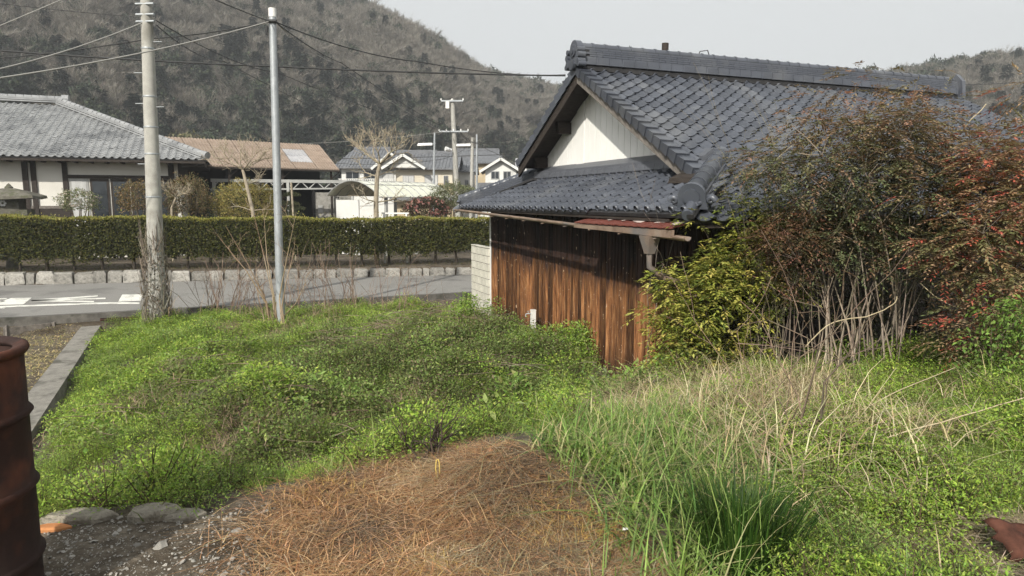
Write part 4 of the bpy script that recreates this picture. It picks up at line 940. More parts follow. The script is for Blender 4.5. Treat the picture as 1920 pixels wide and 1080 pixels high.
# ------------------------------------------------------------------ poles, lamps, cables
def up_pole(name, label, u0, v0, u1, v1, Y, r0, r1, zbase, mat, n=14, group=None):
    b_ = atY(u0, v0, Y); t_ = atY(u1, v1, Y); d = (t_-b_)/(t_[2]-b_[2]); base = b_ + d*(zbase-b_[2])
    p = thing(name, label, 'utility pole', base, 0, group); top = t_ - base
    MB().tube([(0, 0, 0), top*.5, top], [r0, (r0+r1)/2, r1], n).build('shaft', mat, p); return p, base, t_
pole1, pb1, pt1 = up_pole('utility_pole', 'tall tapering concrete utility pole wrapped in dead vines at its foot', 297, 600, 274, 0, 16.7, .205, .125, -1.6, M['pole'], 18)
ext = (pt1-pb1); MB().tube([ext*1., ext*1.09], .12, 18).build('shaft_top', M['pole'], pole1)
for f in (.42, .55, .63, .72, .86): c_ = ext*f; rr = .205 - .08*f; MB().lathe([(rr+.004, -.02), (rr+.012, 0), (rr+.004, .02)], c_, 18).build('steel_band', M['steel'], pole1)
for f, s in ((.6, -1), (.69, 1), (.7, -1), (.79, -1), (.88, 1), (.52, -1)): c_ = ext*f; MB().tube([c_, c_ + [s*.34, -.02, 0]], .011, 5).build('step_bolt', M['steel'], pole1)
for f in (.935, .955, .985): c_ = ext*f; MB().tube([c_ + [-.2, -.1, 0], c_ + [.22, -.1, .01]], .03, 6).build('cable_clamp', M['steel'], pole1)
vt = Soup(); n = 420; f = rng.uniform(0, 1, n)**1.3 * 2.35; a_ = rng.uniform(0, 2*math.pi, n); rr = rng.uniform(.2, .3, n) + .05*(f < 1)
A_ = np.c_[np.cos(a_)*rr, np.sin(a_)*rr, f]; da = rng.uniform(-.9, .9, n); B_ = np.c_[np.cos(a_+da)*(rr+rng.uniform(-.04, .1, n)), np.sin(a_+da)*(rr+rng.uniform(-.04, .1, n)), f + rng.uniform(.1, .7, n)]
vt.sticks(A_, B_, rng.uniform(.004, .014, n), .003, pal([(.17, .145, .11), (.1, .085, .065), (.24, .2, .15)], n))
n = 500; f = rng.uniform(.1, 2.2, n); a_ = rng.uniform(0, 6.28, n); P_ = np.c_[np.cos(a_)*.26, np.sin(a_)*.26, f]; vt.leaves(P_, rdir(n), rdir(n), .07, .045, pal([(.12, .1, .075), (.18, .15, .11), (.075, .065, .05)], n))
vo = tag(vt.build('dead_vine', M['twig']), 'grey-brown dead vine clinging round the foot of the concrete pole', 'vine'); vo.location = tuple(pb1 + [0, 0, .05])
pole2, pb2, pt2 = up_pole('steel_pole', 'slim grey steel pole with white cap among bare saplings', 527, 605, 511, 32, 16.7, .105, .082, -1.6, M['steel'], 16)
e_ = pt2 - pb2; MB().tube([e_, e_*1.026], .09, 16).build('cap', M['pvc'], pole2)
MB().tube([e_*.985 + [-.13, -.1, 0], e_*.985 + [.13, -.1, 0]], .04, 6).build('cable_clamp', M['wire'], pole2); MB().tube([e_*.97 + [-.1, -.11, 0], e_*.95 + [-.12, -.11, -.05]], .025, 6).build('cable_loop', M['wire'], pole2)
pole3, pb3, pt3 = up_pole('crossarm_pole', 'far concrete pole with two insulator crossarms beside the white street lamps', 856, 350, 848, 186, 46, .2, .14, -1.0, M['pole'], 12)
for v_, wd_, nI in ((190, .72, 3), (247, .95, 5)):
    c_ = atY(848 + (v_-186)*.05, v_, 46) - pb3; MB().bar(c_ + [-wd_, -.2, 0], c_ + [wd_, -.2, 0], .09).build('crossarm', M['steel'], pole3)
    for k in range(nI): x = -wd_ + 2*wd_*k/(nI-1); MB().tube([c_ + [x, -.2, .04], c_ + [x, -.2, .16]], [.05, .035], 8).build('insulator', M['pvc'], pole3)
c_ = atY(840, 197, 46) - pb3; MB().box(c_ - [.13, .3, .25], c_ + [.1, -.05, .2]).build('switch_box', M['pvc'], pole3)
def lamp(name, label, u, v, Y, arm):
    p = atY(u, v, Y); o = thing(name, label, 'street lamp', p, 0); MB().hexa([(-.55, -.14, -.05), (.4, -.14, -.02), (.4, .14, -.02), (-.55, .14, -.05), (-.5, -.12, .1), (.4, -.12, .13), (.4, .12, .13), (-.5, .12, .1)]).build('housing', M['lamp'], o)
    MB().tube([(.35*np.sign(arm), 0, .05), (arm, 0, .12), ], .03, 6).build('arm', M['steel'], o)
lamp('street_lamp', 'white street lamp on an arm left of the thin grey pole', 799, 272, 44, .62); lamp('street_lamp', 'white street lamp right of the far crossarm pole', 871, 273, 46, -.62)
o = thing('floodlight', 'small white floodlight clamped low on the far crossarm pole', 'lamp', atY(843, 281, 45.6)); MB().tube([(-.25, -.2, .05), (.1, 0, -.02)], [.16, .1], 10).build('housing', M['lamp'], o)
up_pole('thin_pole', 'thin grey pole in front of the beige house', 813, 350, 815, 249, 44, .09, .06, -1.0, M['steel'], 10)
up_pole('timber_pole', 'brownish pole with sloping white lamp right of the crossarm pole', 884, 352, 886, 258, 55, .16, .12, -1.0, M['pole'], 10)
up_pole('slender_pole', 'slender pole beside the small white gabled house', 894, 356, 894, 252, 57, .12, .08, -1.0, M['steel'], 10)
up_pole('white_pole', 'short white pole standing behind the white gable overhang', 986, 300, 986, 284, 60, .08, .07, -1.0, M['lamp'], 8)
def cable(label, pts, r=.009, mat='wire', sag=0.):
    """pts: 3-D ends, sagging between them"""
    P_ = []
    for a_, b_ in zip(pts[:-1], pts[1:]):
        a_, b_ = np.array(a_), np.array(b_)
        for t in np.linspace(0, 1, 13)[(1 if P_ else 0):]: P_.append(a_ + (b_-a_)*t - np.array([0, 0, sag*4*t*(1-t)]))
    o0 = P_[0]; o = MB().tube([q - o0 for q in P_], r, 5).build('cable', M[mat]); o.location = tuple(o0)
    tag(o, label, 'cable', 'overhead cables')
p1a = atY(268, 42, 16.6); p2a = atY(506, 40, 16.6); p2b = atY(516, 41, 16.6); p1b = atY(292, 38, 16.6)
cable('thick black cable crossing behind both poles towards the house ridge', [atY(-60, 90, 21), atY(500, 124, 23.5), atY(1060, 142, 27)], .03, 'wire', .05)
cable('pale wire from the concrete pole down to the left', [p1a, atY(-60, 142, 14)], .014, 'palewire', .1)
cable('pale wire from the steel pole crossing in front of the concrete pole', [p2a, atY(-80, 157, 13)], .015, 'palewire', .12)
cable('dark wire from the steel pole passing behind the concrete pole', [p2a, atY(285, 72, 19), atY(-40, 112, 22)], .016, 'wire', .06)
cable('dark wire rising from the steel pole to the top edge', [p2a, atY(360, -20, 12)], .012, 'wire', .02)
cable('upper dark wire from concrete pole to the far crossarm pole', [p1b, atY(525, 138, 25), atY(840, 246, 46)], .014, 'wire', .2)
cable('lower dark wire from the concrete pole sinking behind the steel pole', [p1b + [0, 0, -.1], atY(420, 115, 23), atY(690, 240, 45)], .012, 'wire', .2)
cable('dark wire from steel pole towards the house gable', [p2b, atY(780, 115, 22), atY(1060, 140, 30)], .016, 'wire', .15)
cable('dark wire from the steel pole to the far crossarm pole', [p2b, atY(640, 118, 26), atY(845, 247, 45.8)], .017, 'wire', .1)
cable('pale wire from the steel pole to the lower far crossarm', [p2b, atY(620, 115, 25), atY(835, 250, 45.8)], .012, 'palewire', .12)
cable('pale wire in the top corner left of the concrete pole', [atY(-40, 65, 12), atY(150, -15, 12)], .008, 'palewire', 0)
cable('thin dark wire reaching the top of the concrete pole', [atY(-40, 2, 16), atY(258, 32, 16.6)], .008, 'wire', .02)
eh = hw(hv(9.0, .05, 1.43))
cable('black service wire from the far pole sagging over the lower roof', [atY(860, 250, 46), atY(1000, 316, 22), eh], .012, 'wire', .12)
cable('wire fanning right from the far crossarm pole', [atY(862, 246, 46), atY(905, 268, 55), atY(1010, 242, 70)], .02, 'wire', .3)
cable('wire running right behind the house from the far crossarm pole', [atY(862, 248, 46), atY(895, 266, 57), atY(1010, 258, 60)], .02, 'wire', .3)
cable('pair of wires along the foot of the hill above the far roofs', [atY(560, 298, 60), atY(985, 288, 62)], .03, 'wire', .1)
cable('pale wire above the brown-roofed shed', [atY(515, 270, 55), atY(840, 246, 46)], .012, 'palewire', .2)
cable('wire low across the far houses', [atY(620, 305, 50), atY(820, 300, 46), atY(880, 272, 54)], .016, 'wire', .2)
cable('faint wire over the right-hand hill above the ridge', [hw(hv(AR, 6, 4.6)) + [0, 2, 0], atY(1960, 148, 60)], .02, 'wire', .3)

# ------------------------------------------------------------------ clipped hedge
hz0 = thing('clipped_hedge', 'long clipped yew-green hedge with flat yellowish top above the stone kerb', 'hedge', kp(-9, 27.45, -.95), math.atan2(.212, .977))
def hedge():
    s = Soup(); n = 78000; Lh = 31.; x = rng.uniform(-14.5, Lh-14.5, n); tp = np.interp(x, [-8, 8], [2.06, 1.88]) + .035*np.sin(x*1.3) + .025*np.sin(x*5.1 + np.sin(x*2.3)) + np.where(rng.random(n) < .05, rng.exponential(.045, n), 0)
    face = rng.random(n); front = face < .66; top = (face >= .66) & (face < .9)
    y = np.where(front, -.42 + rng.exponential(.05, n) + .04*np.sin(x*3.1), rng.uniform(-.45, .5, n)); y = np.where(face >= .9, rng.uniform(-.4, .5, n), y)
    low = .42 + .14*np.abs(np.sin(x*3.3 + .6*np.sin(x*2.2))) + .1*np.sin(x*1.1)
    z = np.where(front, low + (tp - low)*rng.random(n)**.95, tp - rng.exponential(.02, n)); z = np.where(face >= .9, low + (tp-low)*rng.random(n)*.9, z)
    z = np.where(front & (rng.random(n) < .03), low - rng.uniform(0, .15, n), z)
    D = rdir(n, -.3, 1.) + np.where(front, -.6, 0)[:, None]*[0, 1, 0] + np.where(top, .9, 0)[:, None]*[0, 0, 1]
    c = pal([(.125, .13, .036), (.09, .1, .03), (.165, .16, .045), (.065, .075, .025)], n, .25)
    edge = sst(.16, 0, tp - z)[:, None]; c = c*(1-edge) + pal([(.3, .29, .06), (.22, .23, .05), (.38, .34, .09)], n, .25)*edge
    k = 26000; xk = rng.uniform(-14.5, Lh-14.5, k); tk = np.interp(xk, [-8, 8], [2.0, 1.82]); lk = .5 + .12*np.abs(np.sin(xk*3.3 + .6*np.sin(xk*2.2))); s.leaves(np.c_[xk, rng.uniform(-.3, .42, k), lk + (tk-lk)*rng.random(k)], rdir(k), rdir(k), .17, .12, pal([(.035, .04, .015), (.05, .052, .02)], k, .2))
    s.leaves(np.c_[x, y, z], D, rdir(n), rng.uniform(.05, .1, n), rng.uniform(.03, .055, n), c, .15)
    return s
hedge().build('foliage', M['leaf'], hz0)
x = -14.2
while x < 16.2:
    w_ = rng.uniform(.035, .06); j = rng.uniform(-.05, .05)
    MB().tube([(x, .02, -.05), (x + j, 0, .4), (x + j*1.6, .05, .8)], [w_*1.2, w_, w_*.8], 6).build('trunk', M['dkbark'], hz0); x += rng.uniform(.8, 1.05)
dl = Soup(); n = 9000; P_ = np.array([kp(t, s, 0) for t, s in zip(rng.uniform(-24, 6, n), rng.uniform(26.85, 29, n))]); P_[:, 2] = hgt(P_[:, 0], P_[:, 1]) + .02
dl.blades(P_, ang2(n), rng.uniform(.05, .14, n), .012, .5, pal([(.2, .17, .07), (.11, .13, .04), (.16, .12, .07), (.07, .09, .03)], n, .3)); tag(dl.build('garden_grass', M['leaf']), 'sparse yellowish grass under the hedge', 'grass', kind='stuff')

# ------------------------------------------------------------------ garden: lantern, shrubs, pruned trees
lp = atY(18, 405, 26); ln_ = thing('stone_lantern', 'mossy stone lantern with broad cap just above the hedge top', 'lantern', (lp[0], lp[1], -.9), .3)
zL = lambda v: atY(18, v, 26)[2] + .9
MB().lathe([(.28, 0), (.24, .3), (.16, .4), (.16, zL(407)), (.3, zL(404)), (.3, zL(400))], n=8, smooth=False).build('shaft', M['lantern'], ln_)
MB().box((-.62, -.42, zL(403)), (.72, .42, zL(393))).build('platform', M['lantern'], ln_)
fb = MB().box((-.45, -.38, zL(393)), (.45, .38, zL(372))).build('light_box', M['lantern'], ln_)
zc_ = zL(381)
for k in range(6):
    t = k*math.pi/3; MB().tube([(.08*math.cos(t)-.05, -.385, zc_+.08*math.sin(t)), (.08*math.cos(t)-.05, -.4, zc_+.08*math.sin(t))], .045, 8).build('carved_petal', M['lamp'], fb)
m = MB(); rg_ = []
for (w_, z) in ((1.0, zL(374)), (.98, zL(369)), (.62, zL(360)), (.3, zL(355)), (.16, zL(353))):
    rg_.append([(w_*x + .06, w_*.8*y, z + (.05*abs(x*y) if w_ > .9 else 0)) for x, y in ((-1, -1), (0, -1.02), (1, -1), (1.02, 0), (1, 1), (0, 1.02), (-1, 1), (-1.02, 0))])
vs_ = sum(rg_, []); m.add(vs_, [(i*8+k, i*8+(k+1) % 8, (i+1)*8+(k+1) % 8, (i+1)*8+k) for i in range(4) for k in range(8)] + [tuple(range(7, -1, -1)), tuple(range(32, 40))]); m.build('cap', M['lantern'], ln_)
MB().lathe([(.13, zL(354)), (.15, zL(351)), (.1, zL(349)), (.06, zL(346)), (.001, zL(343))], (.06, 0, 0), 10).build('finial', M['lantern'], ln_)

def shrub(name, label, u, v, Y, rx, rz, cols, n, leaf=.07, stems=6, bark='bark', gz=-.9, dens=1., cat='shrub', flower=None, flat=0.):
    c_ = atY(u, v, Y); o = thing(name, label, cat, (c_[0], c_[1], gz)); h = c_[2] - gz
    s = Soup(); d = rdir(n, -.75, 1); lob = 1 + .18*np.sin(d[:, 0]*7 + u) * np.cos(d[:, 1]*6 + d[:, 2]*5) + .1*np.sin(d[:, 0]*15 + d[:, 2]*13)
    rr = (rng.uniform(.35, 1, n)**.35) * lob; P_ = d*rr[:, None]*[rx, rx*.85, rz] + [0, 0, h]
    s.leaves(P_, rdir(n) + d*.5, rdir(n) + [0, 0, .5], rng.uniform(.7, 1.3, n)*leaf, rng.uniform(.4, .65, n)*leaf, pal(cols, n, .28), .2)
    if flower is not None:
        k = len(flower[1:]) and flower[0]; dd = rdir(k, -.5, 1); Pf = dd*[rx, rx*.85, rz]*rng.uniform(.9, 1.05, (k, 1)) + [0, 0, h]
        for _ in range(5): s.leaves(Pf, rdir(k), dd, .07, .06, pal(flower[1:], k, .15), .2)
    s.build('crown', M['leaf'], o)
    for k in range(stems):
        a_ = 2*math.pi*k/stems + rng.uniform(-.3, .3); e = np.array([math.cos(a_)*rx*.55, math.sin(a_)*rx*.5, h + rz*rng.uniform(-.1, .4)])
        MB().tube([(rng.normal(0, .04), rng.normal(0, .04), -.05), e*[.35, .35, .45] + rng.normal(0, .05, 3), e], [.04, .03, .012], 6).build('trunk', M[bark], o)
    return o
G1 = [(.13, .155, .06), (.18, .195, .08), (.09, .11, .045), (.24, .235, .12)]
shrub('garden_shrub', 'pale green rounded shrub in front of the farmhouse doors', 147, 378, 27.5, .78, .5, G1, 2600, .06, flower=(40, (.5, .45, .38)))
shrub('garden_shrub', 'rusty-leaved shrub just left of the concrete pole', 258, 372, 28, .78, .7, [(.26, .18, .08), (.2, .17, .07), (.33, .22, .11), (.12, .1, .05)], 4200, .07)
shrub('garden_shrub', 'brownish dense shrub just right of the concrete pole', 352, 372, 29, .95, .95, [(.16, .14, .06), (.2, .15, .075), (.1, .1, .045), (.26, .18, .1)], 6500, .07)
shrub('garden_shrub', 'large yellow-green domed shrub left of the steel pole', 462, 382, 30, 1.45, .98, [(.3, .26, .07), (.36, .3, .09), (.2, .19, .06), (.42, .34, .13)], 11000, .065)
shrub('camellia_bush', 'dark camellia bush with many pink flowers beside the carport', 800, 392, 31.5, 1.05, .55, [(.04, .05, .025), (.06, .065, .03), (.1, .055, .035), (.13, .075, .05)], 4200, .08, flower=(150, (.5, .2, .17), (.6, .36, .3), (.55, .25, .22)))
shrub('evergreen_bush', 'grey-green feathery bush behind the hip ridge end', 852, 372, 33, 1.15, .75, [(.17, .185, .1), (.13, .15, .075), (.22, .22, .12)], 6500, .08)
shrub('evergreen_bush', 'dark low evergreen beside the brownish shrub', 420, 388, 32, 1.0, .9, [(.02, .028, .014), (.03, .04, .02)], 2600, .08)
# cloud-pruned pine: a few flat pads
pc_ = atY(545, 390, 30.5); pine = thing('pruned_pine', 'cloud-pruned pine with flat foliage pads right of the steel pole', 'tree', (pc_[0], pc_[1], -.9))
MB().tube([(0, 0, 0), (.1, 0, .8), (-.1, 0, 1.6), (.05, 0, 2.5)], [.08, .07, .06, .04], 7).build('trunk', M['bark'], pine)
for u, v, w_ in ((547, 368, .38), (540, 385, .55), (552, 394, .5), (545, 404, .65)):
    q = atY(u, v, 30.5) - [pc_[0], pc_[1], -.9]; s = Soup(); n = 900; d = rdir(n, -.2, 1); P_ = d*rng.uniform(.3, 1, (n, 1))**.4*[w_, w_, .16] + q
    s.leaves(P_, rdir(n, 0, 1) + [0, 0, .7], rdir(n), .1, .02, pal([(.06, .07, .03), (.1, .1, .045), (.035, .045, .02)], n, .2)); s.build('foliage_pad', M['leaf'], pine)

def grow(s, p, d, L, r, lev, col, spread=.6, up=.3, split=(2, 4), segs=3):
    """bare branching: collects sticks"""
    q = np.array(p, float); d = nrm(d)
    for k in range(segs):
        e = q + d*L/segs; s.append((q, e, r*(1 - .25*k/segs), r*(1 - .25*(k+1)/segs), lev)); q = e; d = nrm(d + rng.normal(0, .13, 3) + [0, 0, up*.12])
        if lev > 0 and k < segs-1 and rng.random() < .45: grow(s, q, d + rng.normal(0, spread, 3), L*.55, r*.5, lev-1, col, spread, up, split, segs)
    if lev > 0:
        for _ in range(rng.integers(*split)): grow(s, q, d + rng.normal(0, spread, 3) + [0, 0, up*.3], L*rng.uniform(.55, .8), r*.6, lev-1, col, spread, up, split, segs)
def branch_obj(name, S, parent, cols, mat='twig', off=(0, 0, 0)):
    s = Soup(); a_ = np.array([x[0] for x in S]) - off; b_ = np.array([x[1] for x in S]) - off
    s.sticks(a_, b_, np.array([x[2] for x in S]), np.array([x[3] for x in S]), pal(cols, len(S), .12)); return tag(s.build(name, M[mat], parent), kind='stuff')
PB = [(.4, .34, .24), (.32, .27, .19), (.48, .41, .3)]
def bare_tree(name, label, u, v0, v1, Y, gz, forks, lev=3, r=.09, hL=.8, crown_tilt=.45):
    b_ = atY(u, v0, Y); base = np.array([b_[0], b_[1], gz]); o = thing(name, label, 'tree', base)
    k = [atY(uu, vv, Y) - base for uu, vv in forks]; MB().tube([(0, 0, -.1)] + k, np.linspace(r*1.25, r*.8, len(k)+1), 8).build('trunk', M['palebark'], o)
    S = []; top = k[-1]
    for j in range(7):
        a_ = 2*math.pi*j/7 + .4; grow(S, top, (math.cos(a_)*crown_tilt*2.4, math.sin(a_)*crown_tilt*2.4, .8), hL, r*.42, lev, PB, .5, .5)
    for f in k[:-1]:
        for j in range(2): a_ = rng.uniform(0, 6.28); grow(S, f, (math.cos(a_), math.sin(a_)*.5, .15), hL*.8, r*.35, lev-1, PB, .4, .3)
    branch_obj('branches', S, o, PB); return o
bare_tree('pruned_tree', 'pale bare pruned tree in front of the brown panel roof', 478, 405, 240, 28.5, -.9, [(474, 395), (462, 345), (455, 318)], 4, .075, .62, .62)
bare_tree('pruned_tree', 'taller pale bare tree with brush-like crown before the arched carport', 704, 405, 245, 27.5, -.9, [(705, 380), (707, 330), (712, 308)], 4, .09, .75, .5)
bare_tree('garden_sapling', 'thin pale bare shrub among the rusty shrubs by the farmhouse', 320, 405, 330, 28, -.9, [(322, 390), (330, 370)], 3, .05, .4, .6)
MB_ = thing('prop_stake', 'pale wooden stake leaning beside the dark store room', 'stake', tuple(atY(552, 404, 29)*[1, 1, 0] + [0, 0, -.9])); e = atY(546, 342, 29) - atY(552, 404, 29)*[1, 1, 0] - [0, 0, -.9]
MB().tube([(0, 0, 0), e], [.05, .045], 8).build('stake', M['palebark'], MB_)
sg = atY(775, 400, 31); gf = thing('bench_frame', 'low weathered white frame standing under the carport edge', 'bench', (atY(720, 405, 28)[0], 28, -.9))
wF = atY(762, 405, 28)[0] - gf.location.x
for x in (0, wF): MB().bar((x, 0, 0), (x, 0, 2.0), .07).build('leg', M['pvc'], gf)
MB().bar((-.1, 0, 2.03), (wF+.1, 0, 2.03), .06, .06).build('top_bar', M['pvc'], gf)

# ------------------------------------------------------------------ low kerb wall, planter, drain, drum, sheet
cl = np.linalg.norm((C1-C0)[:2]); cw = thing('low_wall', 'low grey concrete wall between dry plot and green weeds', 'wall', (C0[0], C0[1], -2.0), math.atan2(CD[1], CD[0]))
MB().hexa([(-.3, -.22, 0), (cl+5, -.22, 0), (cl+5, .22, 0), (-.3, .22, 0), (-.3, -.21, .5), (cl+5, -.21, .5), (cl+5, .21, .5), (-.3, .21, .5)]).build('wall_block', M['curb'], cw)
P4 = [atZ(*q, -1.6) for q in ((8, 632), (98, 622), (107, 605), (30, 608))]; pl0 = P4[0]; plo = thing('planter_frame', 'weathered grey plank planter frame lying on the dry plot', 'planter', (pl0[0], pl0[1], -1.63))
for k in range(4):
    a_, b_ = P4[k]-pl0, P4[(k+1) % 4]-pl0; d = nrm(b_-a_); b2 = b_ - d*.03
    MB().bar((a_[0], a_[1], .12), (b2[0], b2[1], .12 + (.02 if k == 0 else 0)), .035, .24).build('board', M['greywood'], plo)
    MB().bar((a_[0]+.04, a_[1]+.03, 0), (a_[0]+.04, a_[1]+.03, .27), .06).build('corner_stake', M['greywood'], plo)
dc = atZ(222, 608, -1.5); dn = thing('drain_outlet', 'rusty-lipped concrete drain outlet below the road edge', 'drain', (dc[0], dc[1]+.15, -1.85), .41)
MB().box((-.45, 0, 0), (-.35, .5, .5)).build('side', M['dkconcrete'], dn); MB().box((.35, 0, 0), (.45, .5, .5)).build('side', M['dkconcrete'], dn)
MB().box((-.47, -.03, .44), (.47, .5, .5)).build('rusty_plate', M['rust'], dn); MB().box((-.35, .45, 0), (.35, .5, .44)).build('back', M['dkconcrete'], dn)

def drum():
    rt = .29; edge = atY(66, 662, 2.5); cx, cy = edge[0] - rt - .095, 2.48; H = 1.06; zb = edge[2] - H + .01
    o = thing('oil_drum', 'rusty open-topped oil drum cut off by the left edge of the view', 'drum', (cx, cy, zb))
    pr = [(rt, 0), (rt+.012, .01), (rt, .03), (rt, .195), (rt+.004, .2), (rt+.016, .215), (rt+.004, .23), (rt, .235), (rt, .485), (rt+.004, .49), (rt+.016, .505), (rt+.004, .52), (rt, .525), (rt, .775), (rt+.004, .78), (rt+.016, .795), (rt+.004, .81), (rt, .815), (rt, H-.03)]
    MB().lathe(pr + [(rt, H-.02), (rt-.012, H-.02), (rt-.012, .02), (.001, .02)], n=48).build('body', M['rust'], o)
    MB().lathe([(rt-.02, H-.03), (rt+.012, H-.03), (rt+.02, H-.015), (rt+.016, H), (rt, H+.004), (rt-.02, H-.004), (rt-.035, H-.01), (rt-.035, H-.018), (rt-.02, H-.03)], n=48).build('rim', M['rust'], o)
drum()

# rusty sheet under straw, lower right corner
rs_ = np.array([1.95, 2.78, float(hgt(2.4, 3.3)) + .0]); rso = thing('rusty_sheet', 'torn rusty sheet of iron beside a dark hollow under straw', 'metal sheet', (rs_[0], rs_[1], rs_[2]))
m = MB(); nx_, ny_ = 24, 10
for j in range(ny_):
    for i in range(nx_):
        x = .2 + .75*i/(nx_-1); y = -.02 + .2*j/(ny_-1); z = .06 + .016*math.sin(i*.9) + .1*(j/(ny_-1))**.7 + rng.uniform(-.006, .006)
        if j == 0: y += rng.uniform(-.012, .02) + .015*math.sin(i*.8) - .05*i/nx_
        if i == 0: x += rng.uniform(-.02, .03)
        m.v.append((x, y, z))
m.f = [(j*nx_+i, j*nx_+i+1, (j+1)*nx_+i+1, (j+1)*nx_+i) for j in range(ny_-1) for i in range(nx_-1)]; m.sm = [True]*len(m.f)
so_ = m.build('sheet', M['rustsheet'], rso); sd2 = so_.modifiers.new('thickness', 'SOLIDIFY'); sd2.thickness = .006

# ------------------------------------------------------------------ ground cover
def weed_src(n, r, h, leaf, cols, stem=8, narrow=.5, mat='leaf'):
    s = Soup(); d = rdir(n, 0, 1); P_ = d*(rng.uniform(.1, 1, n)**.45)[:, None]*[r, r, h]
    s.leaves(P_, rdir(n, -.3, .6) + d*.4, rdir(n)*.5 + [0, 0, 1.], rng.uniform(.6, 1.3, n)*leaf, rng.uniform(.7, 1.2, n)*leaf*narrow, pal(cols, n, .25), .15)
    k = stem; a_ = np.c_[rng.normal(0, r*.25, (k, 2)), np.zeros(k)]; e = rdir(k, .3, 1)*[r*.8, r*.8, h*.95]; s.sticks(a_, e, .0035, .0015, pal([(.12, .13, .05), (.14, .1, .06)], k))
    return s.mesh('weed', M[mat])
def grass_src(n, ln, wd, droop, cols, r=.1, up=1., mat='leaf'):
    s = Soup(); H = ang2(n); s.blades(np.c_[rng.normal(0, r, (n, 2)), np.full(n, -.02)], H*rng.uniform(.6, 1.3, (n, 1)), rng.uniform(.5, 1.1, n)*ln, rng.uniform(.7, 1.2, n)*wd, rng.uniform(.3, 1.4, n)*droop, pal(cols, n, .22), up, 4)
    return s.mesh('grass', M[mat])
GB = [(.225, .35, .04), (.28, .4, .055), (.165, .265, .034), (.36, .44, .085)]          # fresh vetch
GD = [(.125, .18, .042), (.17, .23, .055), (.09, .125, .032), (.21, .26, .075), (.18, .15, .08)]           # bramble
GM = [(.18, .275, .055), (.145, .225, .045), (.22, .315, .075), (.28, .33, .11)]
ST = [(.42, .35, .2), (.34, .27, .15), (.5, .43, .28), (.27, .21, .12)]
BR = [(.43, .235, .105), (.53, .31, .15), (.3, .155, .07), (.6, .4, .22), (.17, .1, .055)]
BT = [(.6, .46, .27), (.48, .34, .19), (.66, .53, .35), (.36, .24, .13)]; BK = [(.16, .11, .07), (.22, .155, .1), (.1, .07, .047), (.3, .22, .14)]
def field(name, label, cat, x, y, sc, per, ln, wd, droop, cols, r=.1, up=1., mat='leaf', lift=0., seg=3, pick=None, lie=0.):
    """grass blades in tufts, one mesh; pick chooses a palette for each tuft"""
    n = len(x); k = np.repeat(np.arange(n), per); m = len(k); sc = np.broadcast_to(sc, n)[k]; off = rng.normal(0, r, (m, 2))*sc[:, None]; px, py = x[k] + off[:, 0], y[k] + off[:, 1]
    pz = hgt(px, py) - .015 + np.broadcast_to(lift, n)[k]
    if pick is None: c = pal(cols, m, .22)
    else:
        c = np.zeros((m, 3))
        for q in range(len(cols)):
            w_ = pick[k] == q; c[w_] = pal(cols[q], int(w_.sum()), .22)
    c = c*rng.uniform(.82, 1.18, (n, 1))[k]
    s = Soup(); s.blades(np.c_[px, py, pz], ang2(m)*rng.uniform(.6, 1.3, (m, 1)), rng.uniform(.5, 1.1, m)*ln*sc, rng.uniform(.7, 1.2, m)*wd, rng.uniform(.3, 1.4, m)*droop, c, up*rng.uniform(.6, 1.4, m) if np.isscalar(up) else up, seg)
    return tag(s.build(name, M[mat]), label, cat, kind='stuff')
def zone(u, v, pts):
    """even-odd point in polygon, vectorised"""
    inside = np.zeros(len(u), bool); j = len(pts)-1
    for i in range(len(pts)):
        xi, yi = pts[i]; xj, yj = pts[j]; c_ = ((yi > v) != (yj > v)) & (u < (xj-xi)*(v-yi)/((yj-yi) + 1e-9) + xi); inside ^= c_; j = i
    return inside
def gpoly(pts, lift=0.): return [tuple(gpt(u, v, lift)[:2]) for u, v in pts]
BROWN = gpoly([(535, 1000), (530, 940), (580, 922), (700, 890), (790, 850), (880, 845), (960, 862), (1040, 905), (1085, 960), (1150, 1000), (1200, 1050), (1230, 1079)]) + [(.75, 1.6), (-.62, 1.6)]
GRAV = gpoly([(60, 995), (220, 972), (330, 966), (470, 945), (560, 926), (535, 1000)]) + [(-.62, 1.6), (-4, 1.2), (-4.5, 3.0)]
def sample(n, x0, x1, y0, y1):
    x, y = rng.uniform(x0, x1, n), rng.uniform(y0, y1, n); return x, y
def inhouse(x, y):
    d0, d1 = x - HO[0], y - HO[1]; a_ = d0*A[0] + d1*A[1]; b_ = d0*B[0] + d1*B[1]; return (b_ > .72) & (a_ < 8.7) & (a_ > -2)
def plot(x, y):
    side = (x - C0[0])*CN[0] + (y - C0[1])*CN[1]; return (side > .42) & (-.399*x + .917*y < 19.75) & ~inhouse(x, y)
def patch(x, y, s, th=0.): return wob(x + 3.1, y - 1.7, s) + .5*wob(x*1.7 - 5, y*1.7, s) > th
def tuft(name, label, cat, srcs, x, y, sc, tilt=.15, lift=0., idx=None):
    n = len(x); z = hgt(x, y) + lift; s3 = np.asarray(sc)[:, None]*rng.uniform(.8, 1.2, (n, 3))
    return instancer(name, srcs, np.c_[x, y, z], zrot(n, tilt), s3, rng.integers(0, len(srcs), n) if idx is None else idx, label, cat)
weeds = [weed_src(520, .2, .21, .017, c, 10, .42) for c in (GB, GB, GB, GM)]
weeds_far = [weed_src(300, .26, .25, .03, c, 6, .45) for c in (GB, GB, GM, GB)]
bram = [weed_src(320, .3, .3, .032, GD, 18, .6) for _ in range(4)] + [weed_src(300, .28, .26, .03, GM, 12, .55) for _ in range(2)]
